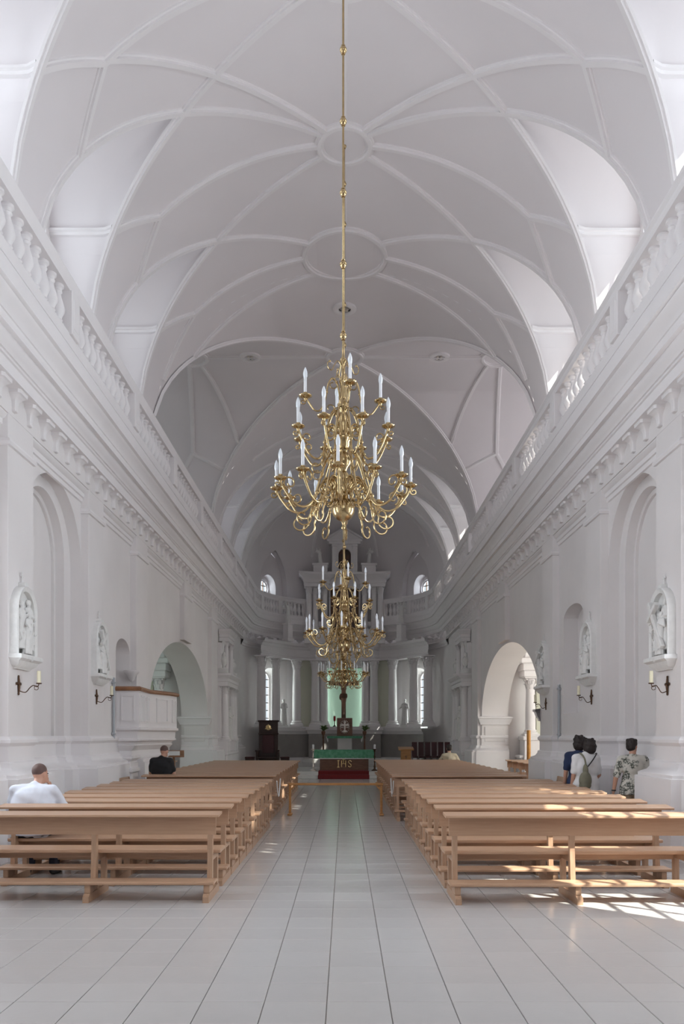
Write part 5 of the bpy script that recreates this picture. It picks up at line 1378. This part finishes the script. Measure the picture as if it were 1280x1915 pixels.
# ------------------------------------------------------------------ reliefs (stations) with sconces
def relief(s, y, seed, label, sconce_label):
    rnd = random.Random(seed)
    t = thing('relief_panel', label, 'relief', (s*P, y, 2.80), PI/2 if s < 0 else -PI/2)
    W, H, hw = .72, 1.0, .36
    lo = arch_loop(0, hw, 0, H-hw, hw, 18); li = arch_loop(0, hw-.075, .03, H-hw, hw-.075, 18)
    m = MB()
    for (A, B_, da, db) in ((lo, lo, 0, .10), (lo, [(p[0]*.96, p[1]*.985+.005) for p in lo], .10, .12), ([(p[0]*.96, p[1]*.985+.005) for p in lo], li, .12, .10), (li, li, .10, .03)):
        for i in range(len(A)):
            j = (i+1) % len(A); m.add([(A[i][0], -da, A[i][1]), (A[j][0], -da, A[j][1]), (B_[j][0], -db, B_[j][1]), (B_[i][0], -db, B_[i][1])], [(0, 1, 2, 3)])
    m.build('frame', STATUE, t, smooth=30)
    m = MB(); V, Fc = fill_panel([li], lambda p: (p[0], -.03, p[1])); m.add(V, Fc); m.build('back_panel', STATUE, t)
    m = MB(); rows = [[(-w, 0, z), (-w, -d, z), (w, -d, z), (w, 0, z)] for (w, d, z) in ((.39, .17, .02), (.40, .18, 0), (.40, .18, -.04), (.36, .13, -.07), (.33, .11, -.12), (.26, .06, -.16), (.25, .05, -.18))]
    m.grid(rows); m.add(rows[0], [(0, 1, 2, 3)]); m.add(rows[-1], [(0, 1, 2, 3)]); m.build('console', STATUE, t, smooth=30)
    m = MB(); m.ell((0, -.16, -.03), (.05, .03, .04), 10, 6); m.build('console_boss', STATUE, t, smooth=60)
    m = MB(); m.bbox(-.06, .06, -.10, 0, H-.01, H+.05, .006); m.tube([(0, -.03, H+.04), (0, -.03, H+.20)], .010, 6); m.tube([(-.045, -.03, H+.145), (.045, -.03, H+.145)], .009, 6); m.build('top_cross', STATUE, t, smooth=40)
    # carved figures: one standing behind, one bowed, one seated or kneeling in front
    cross = seed % 2 == 1
    for (x, k, lean, arm, mode) in ((-.14, .40, rnd.uniform(-.3, .3), 1, 'st'), (.13, .43, rnd.uniform(-.4, .2), 0, 'st'), (rnd.uniform(-.06, .1), .36, .5*(1 if seed % 3 else -1), 1, 'fr')):
        b = MB(); robed(b, 1.7*k, lean, arm, False, seed+x*9)
        for q in range(5):
            zz = rnd.uniform(.1, .9)*k; xx = rnd.uniform(-.2, .2)*k; cap(b, (xx, -.17*k, zz), .03*k, (xx+rnd.uniform(-.18, .18)*k, -.2*k, zz+rnd.uniform(.1, .4)*k), .022*k, 8)
        b.v = [(px*1.3+x, py*.85-(.06 if mode == 'st' else .12), pz+.035+(0.07 if mode == 'st' else 0)) for px, py, pz in b.v]
        put('carved_figure', remesh(b, .012, STATUE, 1, 'carved_figure'), t)
    if cross:
        m = MB()
        a, c = V3((-.24, -.15, .78)), V3((.20, -.17, .16)); 
        st = len(m.v); m.bbox(-.42, .42, -.03, .03, -.035, .035, .005); m.xform(Matrix.Translation((0, -.15, .47)) @ Matrix.Rotation(.95, 4, 'Y'), st)
        st = len(m.v); m.bbox(-.19, .19, -.03, .03, -.03, .03, .005); m.xform(Matrix.Translation((-.10, -.16, .66)) @ Matrix.Rotation(-.62, 4, 'Y'), st)
        m.build('carved_cross', STATUE, t)
    # sconce below
    c = thing('candle_sconce', sconce_label, 'sconce', (s*P, y-.08, 2.40), PI/2 if s < 0 else -PI/2)
    m = MB()
    for (x0, z0, x1, z1) in ((0, -.13, 0, .13), (-.075, .02, .075, .02)): m.tube([(x0, -.012, z0), ((x0+x1)/2, -.018, (z0+z1)/2), (x1, -.012, z1)], [.012, .022, .012], 8)
    for (x0, z0) in ((0, -.12), (0, .12), (-.07, .02), (.07, .02)): m.ell((x0, -.014, z0), (.022, .012, .022), 8, 6)
    m.build('cross_plate', IRON, c, smooth=50)
    m = MB(); m.tube(smooth_path([(0, -.02, -.08), (.02, -.10, -.10), (.04, -.16, -.03), (.06, -.20, .0), (.07, -.25, -.02), (.075, -.27, .02)], 5), .007, 6)
    m.tube([(.07+.0*i, -.235+.03*math.cos(i*.6), -.035+.03*math.sin(i*.6)) for i in range(11)], .005, 6); m.lathe([(.001, .02), (.035, .02), (.042, .035), (.001, .03)], 12, .075, -.27, 0); m.build('bracket', IRON, c, smooth=50)
    m = MB(); m.lathe([(.027, .032), (.027, .20), (.02, .205), (.001, .20)], 12, .075, -.27, 0); m.build('candle', WAX, c, smooth=45)
relief(-1, 11.66, 2, 'arched white relief nearest the viewer on the left wall', 'cross-shaped bronze sconce below the nearest left relief')
relief(-1, 15.30, 3, 'arched white relief on the left pier beside the pulpit', 'cross-shaped bronze sconce below the left relief by the pulpit')
relief(1, 11.78, 5, 'arched white relief with carried cross nearest on the right wall', 'cross-shaped bronze sconce below the nearest right relief')
relief(1, 15.38, 4, 'arched white relief on the right wall beside the round-headed niche', 'cross-shaped bronze sconce below the right relief by the niche')
relief(1, 18.85, 7, 'farthest arched white relief, on the pier by the right transept arch', 'cross-shaped bronze sconce below the farthest right relief')

# ------------------------------------------------------------------ pulpit
t = thing('pulpit', 'white panelled pulpit with brown handrail built against the left wall', 'pulpit', (-4.45, 18.6, 0))
PP = [(-4.74, 17.05), (-4.26, 17.05), (-4.34, 18.35), (-4.10, 19.35), (-4.06, 19.9), (-4.35, 20.35), (-4.74, 20.4)]
def PB(nm, mb, m=MOULD, sm=30): 
    o = mb.build(nm, m, t, smooth=sm); o.location = (4.45, -18.6, 0); return o
mb = MB(); mb.grid(sweep(PP, [(-.10, 2.60), (-.10, 1.86), (0, 1.84), (0, 2.62), (-.10, 2.62)], sgn=-1)); PB('parapet', mb)
mb = MB(); mb.grid(sweep(PP, [(-.14, 2.61), (.04, 2.61), (.06, 2.64), (.06, 2.67), (.02, 2.70), (-.12, 2.70), (-.14, 2.66), (-.14, 2.61)], sgn=-1)); PB('handrail', mb, RAILWOOD)
mb = MB(); mb.grid(sweep(PP, [(.0, 1.86), (.035, 1.85), (.035, 1.80), (0, 1.78), (-.03, 1.76), (-.04, 1.62), (-.02, 1.60), (-.02, 1.57), (-.10, 1.54), (-.12, 1.50), (-.10, 1.47), (-.14, 1.42), (-.20, 1.36), (-.20, 1.26), (-.16, 1.24), (-.16, 1.20), (-.22, 1.14), (-.22, 1.02), (-.15, .98), (-.15, .92), (-.2, .88), (-.2, .2), (-.14, .16), (-.14, 0)], sgn=-1)); PB('base', mb)
mb = MB(); mb.add([(x, y, 1.86) for x, y in PP], [tuple(range(len(PP)))]); PB('pulpit_floor', mb, RAILWOOD, None)
def frame_on(a, b, u0, u1, z0, z1, w=.03, h=.018):
    A, B_ = V3((*a, 0)), V3((*b, 0)); d = (B_-A); L = d.length; d.normalize(); n = V3((d.y, -d.x, 0))
    m = MB()
    def strip(ua, ub, za, zb):
        q = [(ua, za), (ub, za), (ub, zb), (ua, zb)]
        m.prism(q, lambda p: A+d*p[0]+n*-.005+V3((0, 0, p[1])), lambda p: A+d*p[0]+n*h+V3((0, 0, p[1])))
    ua, ub = u0*L, u1*L
    strip(ua, ub, z0, z0+w); strip(ua, ub, z1-w, z1); strip(ua, ua+w, z0+w, z1-w); strip(ub-w, ub, z0+w, z1-w)
    PB('panel_frame', m, MOULD, None)
frame_on(PP[0], PP[1], .22, .82, 1.98, 2.52, .03)
for k in range(3): frame_on(PP[1], PP[2], .14+.27*k, .32+.27*k, 1.98, 2.52, .025, .022)
frame_on(PP[2], PP[3], .30, .85, 1.98, 2.52, .03); frame_on(PP[3], PP[4], .25, .8, 1.98, 2.52, .03); frame_on(PP[4], PP[5], .2, .8, 1.98, 2.52, .03)
# conduits, corbel and book stand
for s, y, z0, z1, lab in ((-1, 16.75, 1.62, 2.86, 'thin grey pipe on the wall beside the pulpit'), (1, 18.05, 1.60, 2.80, 'thin grey pipe on the right wall between niche and pier')):
    m = MB(); m.tube([(s*4.70, y, z0), (s*4.70, y, z1)], .028, 10)
    for z in (z0+.1, z1-.1): m.bbox(s*4.665, s*4.74, y-.045, y+.045, z-.02, z+.02, .004)
    tag(m.build('pipe', PIPE, smooth=50), lab, 'pipe')
m = MB(); m.lathe([(.02, 2.86), (.06, 2.90), (.10, 3.0), (.16, 3.05), (.17, 3.10), (.001, 3.10)], 14, -4.66, 18.0); tag(m.build('wall_bracket', MOULD, smooth=40), 'small white scroll bracket on the wall above the pulpit', 'bracket')
t = thing('book_stand', 'brown wooden reading stand with white paper by the transept arch', 'stand', (-4.40, 21.2, 0), .2)
m = MB(); m.bbox(-.03, .03, -.03, .03, .03, 1.14, .005); m.build('pole', RAILWOOD, t)
m = MB(); m.bbox(-.2, .2, -.2, .2, 0, .035, .008); m.build('foot', RAILWOOD, t)
m = MB(); m.prism([(-.16, 1.12), (.18, 1.26), (.18, 1.29), (-.16, 1.15)], lambda p: (-.26, p[0], p[1]), lambda p: (.26, p[0], p[1])); m.build('desk', RAILWOOD, t)
m = MB(); m.prism([(-.13, 1.166), (.12, 1.268), (.12, 1.272), (-.13, 1.17)], lambda p: (-.15, p[0], p[1]), lambda p: (.15, p[0], p[1])); m.build('paper', LINEN, t)

# ------------------------------------------------------------------ side altars beyond the crossing and in the transepts
sb, ss, scap = column_meshes(2.05, .13); tb, ts_, tcap = column_meshes(1.25, .09)
def side_altar(s, label):
    t = thing('side_altar', label, 'altar', (s*WPL, 31.7, 0), PI/2 if s < 0 else -PI/2)
    m = MB(); m.bbox(-1.5, 1.5, -.42, -.02, 0, .95, .02); m.bbox(-1.55, 1.55, -.47, -.02, .95, 1.05, .02); m.bbox(-1.56, 1.56, -.48, -.02, 0, .18, .02); m.build('pedestal', MOULD, t)
    m = MB(); m.bbox(-1.35, 1.35, -.20, -.02, 1.05, 5.1, .02); m.build('back_slab', MOULD, t)
    for x in (-1.25, -.85, .85, 1.25):
        y = -.34 if abs(x) > 1 else -.30
        m = MB(); m.bbox(x-.17, x+.17, y-.12, -.02, 1.05, 1.45, .01); m.build('column_pedestal', MOULD, t)
        o = put('column', ss, t, (x, y+.03, 1.45)); put('column_base', sb, o); put('capital', scap, o)
    rows = lambda z0, w, d: [[(-w-o, -.02, z), (-w-o, -d-o, z), (w+o, -d-o, z), (w+o, -.02, z)] for (o, z) in ((0, z0), (0, z0+.14), (.03, z0+.16), (.03, z0+.26), (.10, z0+.32), (.14, z0+.38), (.14, z0+.44), (0, z0+.46))]
    m = MB(); r = rows(3.5, 1.42, .44); m.grid(r); m.add(r[0], [(0, 1, 2, 3)]); m.add(r[-1], [(0, 1, 2, 3)]); m.build('lower_entablature', MOULD, t, smooth=25)
    for x in (-1.25, 1.25):
        m = MB(); m.bbox(x-.15, x+.15, -.42, -.1, 3.96, 4.14, .01); m.lathe([(.09, 4.14), (.05, 4.18), (.04, 4.22), (.12, 4.34), (.14, 4.46), (.10, 4.54), (.05, 4.58), (.07, 4.64), (.05, 4.70), (.001, 4.74)], 14, x, -.27, 0); m.build('urn', STATUE, t, smooth=45)
    for x in (-.62, .62):
        o = put('upper_column', ts_, t, (x, -.27, 3.96)); put('column_base', tb, o); put('capital', tcap, o)
    m = MB(); r = rows(5.2, .78, .36); m.grid(r); m.add(r[0], [(0, 1, 2, 3)]); m.add(r[-1], [(0, 1, 2, 3)]); m.build('upper_entablature', MOULD, t, smooth=25)
    for x in (-1.0, 1.0):
        m = MB(); m.tube(smooth_path([(x*.72, -.18, 5.2), (x*.95, -.18, 4.95), (x*.92, -.18, 4.5), (x*1.12, -.18, 4.15), (x*1.2, -.18, 4.0)], 5), .06, 8); m.ell((x*.8, -.2, 5.1), (.09, .09, .09), 10, 6); m.ell((x*.93, -.2, 4.72), (.08, .08, .08), 10, 6); m.build('volute', STATUE, t, smooth=50)
    m = MB(); V, Fc = fill_panel([arch_loop(0, .5, 1.5, 2.8, .5, 14)], lambda p: (p[0], -.215, p[1])); m.add(V, Fc); m.build('altar_niche', CREAMP, t)
    b = MB(); robed(b, 1.3, .1, 1, False, s); put('carved_figure', remesh(b, .024, STATUE, 1, 'carved_figure'), t, (0, -.30, 1.5))
side_altar(-1, 'ornate white side altar with columns and urns on the left chancel wall')
side_altar(1, 'ornate white side altar with columns and urns on the right chancel wall')
vb_, vs_, vc_ = column_meshes(2.0, .17)
def transept_altar(s, label):
    t = thing('transept_altar', label, 'altar', (s*7.2, 28.15, 0))
    m = MB(); m.bbox(-1.25, 1.25, -.3, .38, 0, .9, .02); m.bbox(-1.3, 1.3, -.35, .38, .9, 1.0, .02); m.build('pedestal', MOULD, t)
    for x in (-.88, .88):
        m = MB(); m.bbox(x-.27, x+.27, -.42, .30, 0, 1.52, .02); m.bbox(x-.32, x+.32, -.47, .30, 1.50, 1.64, .02); m.bbox(x-.33, x+.33, -.48, .3, 0, .2, .02); m.build('column_pedestal', MOULD, t)
        o = put('column', vs_, t, (x, -.15, 1.64)); put('column_base', vb_, o); put('capital', vc_, o)
        m = MB(); m.bbox(x-.28, x+.28, -.42, .38, 3.64, 3.86, .02); m.bbox(x-.31, x+.31, -.45, .38, 3.86, 4.10, .02); m.bbox(x-.40, x+.40, -.55, .38, 4.10, 4.28, .03); m.bbox(x-.24, x+.24, -.40, .38, 4.28, 4.7, .02); m.bbox(x-.34, x+.34, -.48, .38, 4.7, 4.82, .02); m.build('entablature_block', MOULD, t)
    m = MB(); m.bbox(-.62, .62, -.2, .38, 3.64, 4.2, .02); m.build('lintel', MOULD, t)
    m = MB(); m.bbox(-.6, .6, .2, .3, 1.0, 3.64, .01); m.build('picture', CREAMP, t)
transept_altar(-1, 'columned white altar in the left transept seen through the arch')
transept_altar(1, 'columned white altar in the bright right transept seen through the arch')
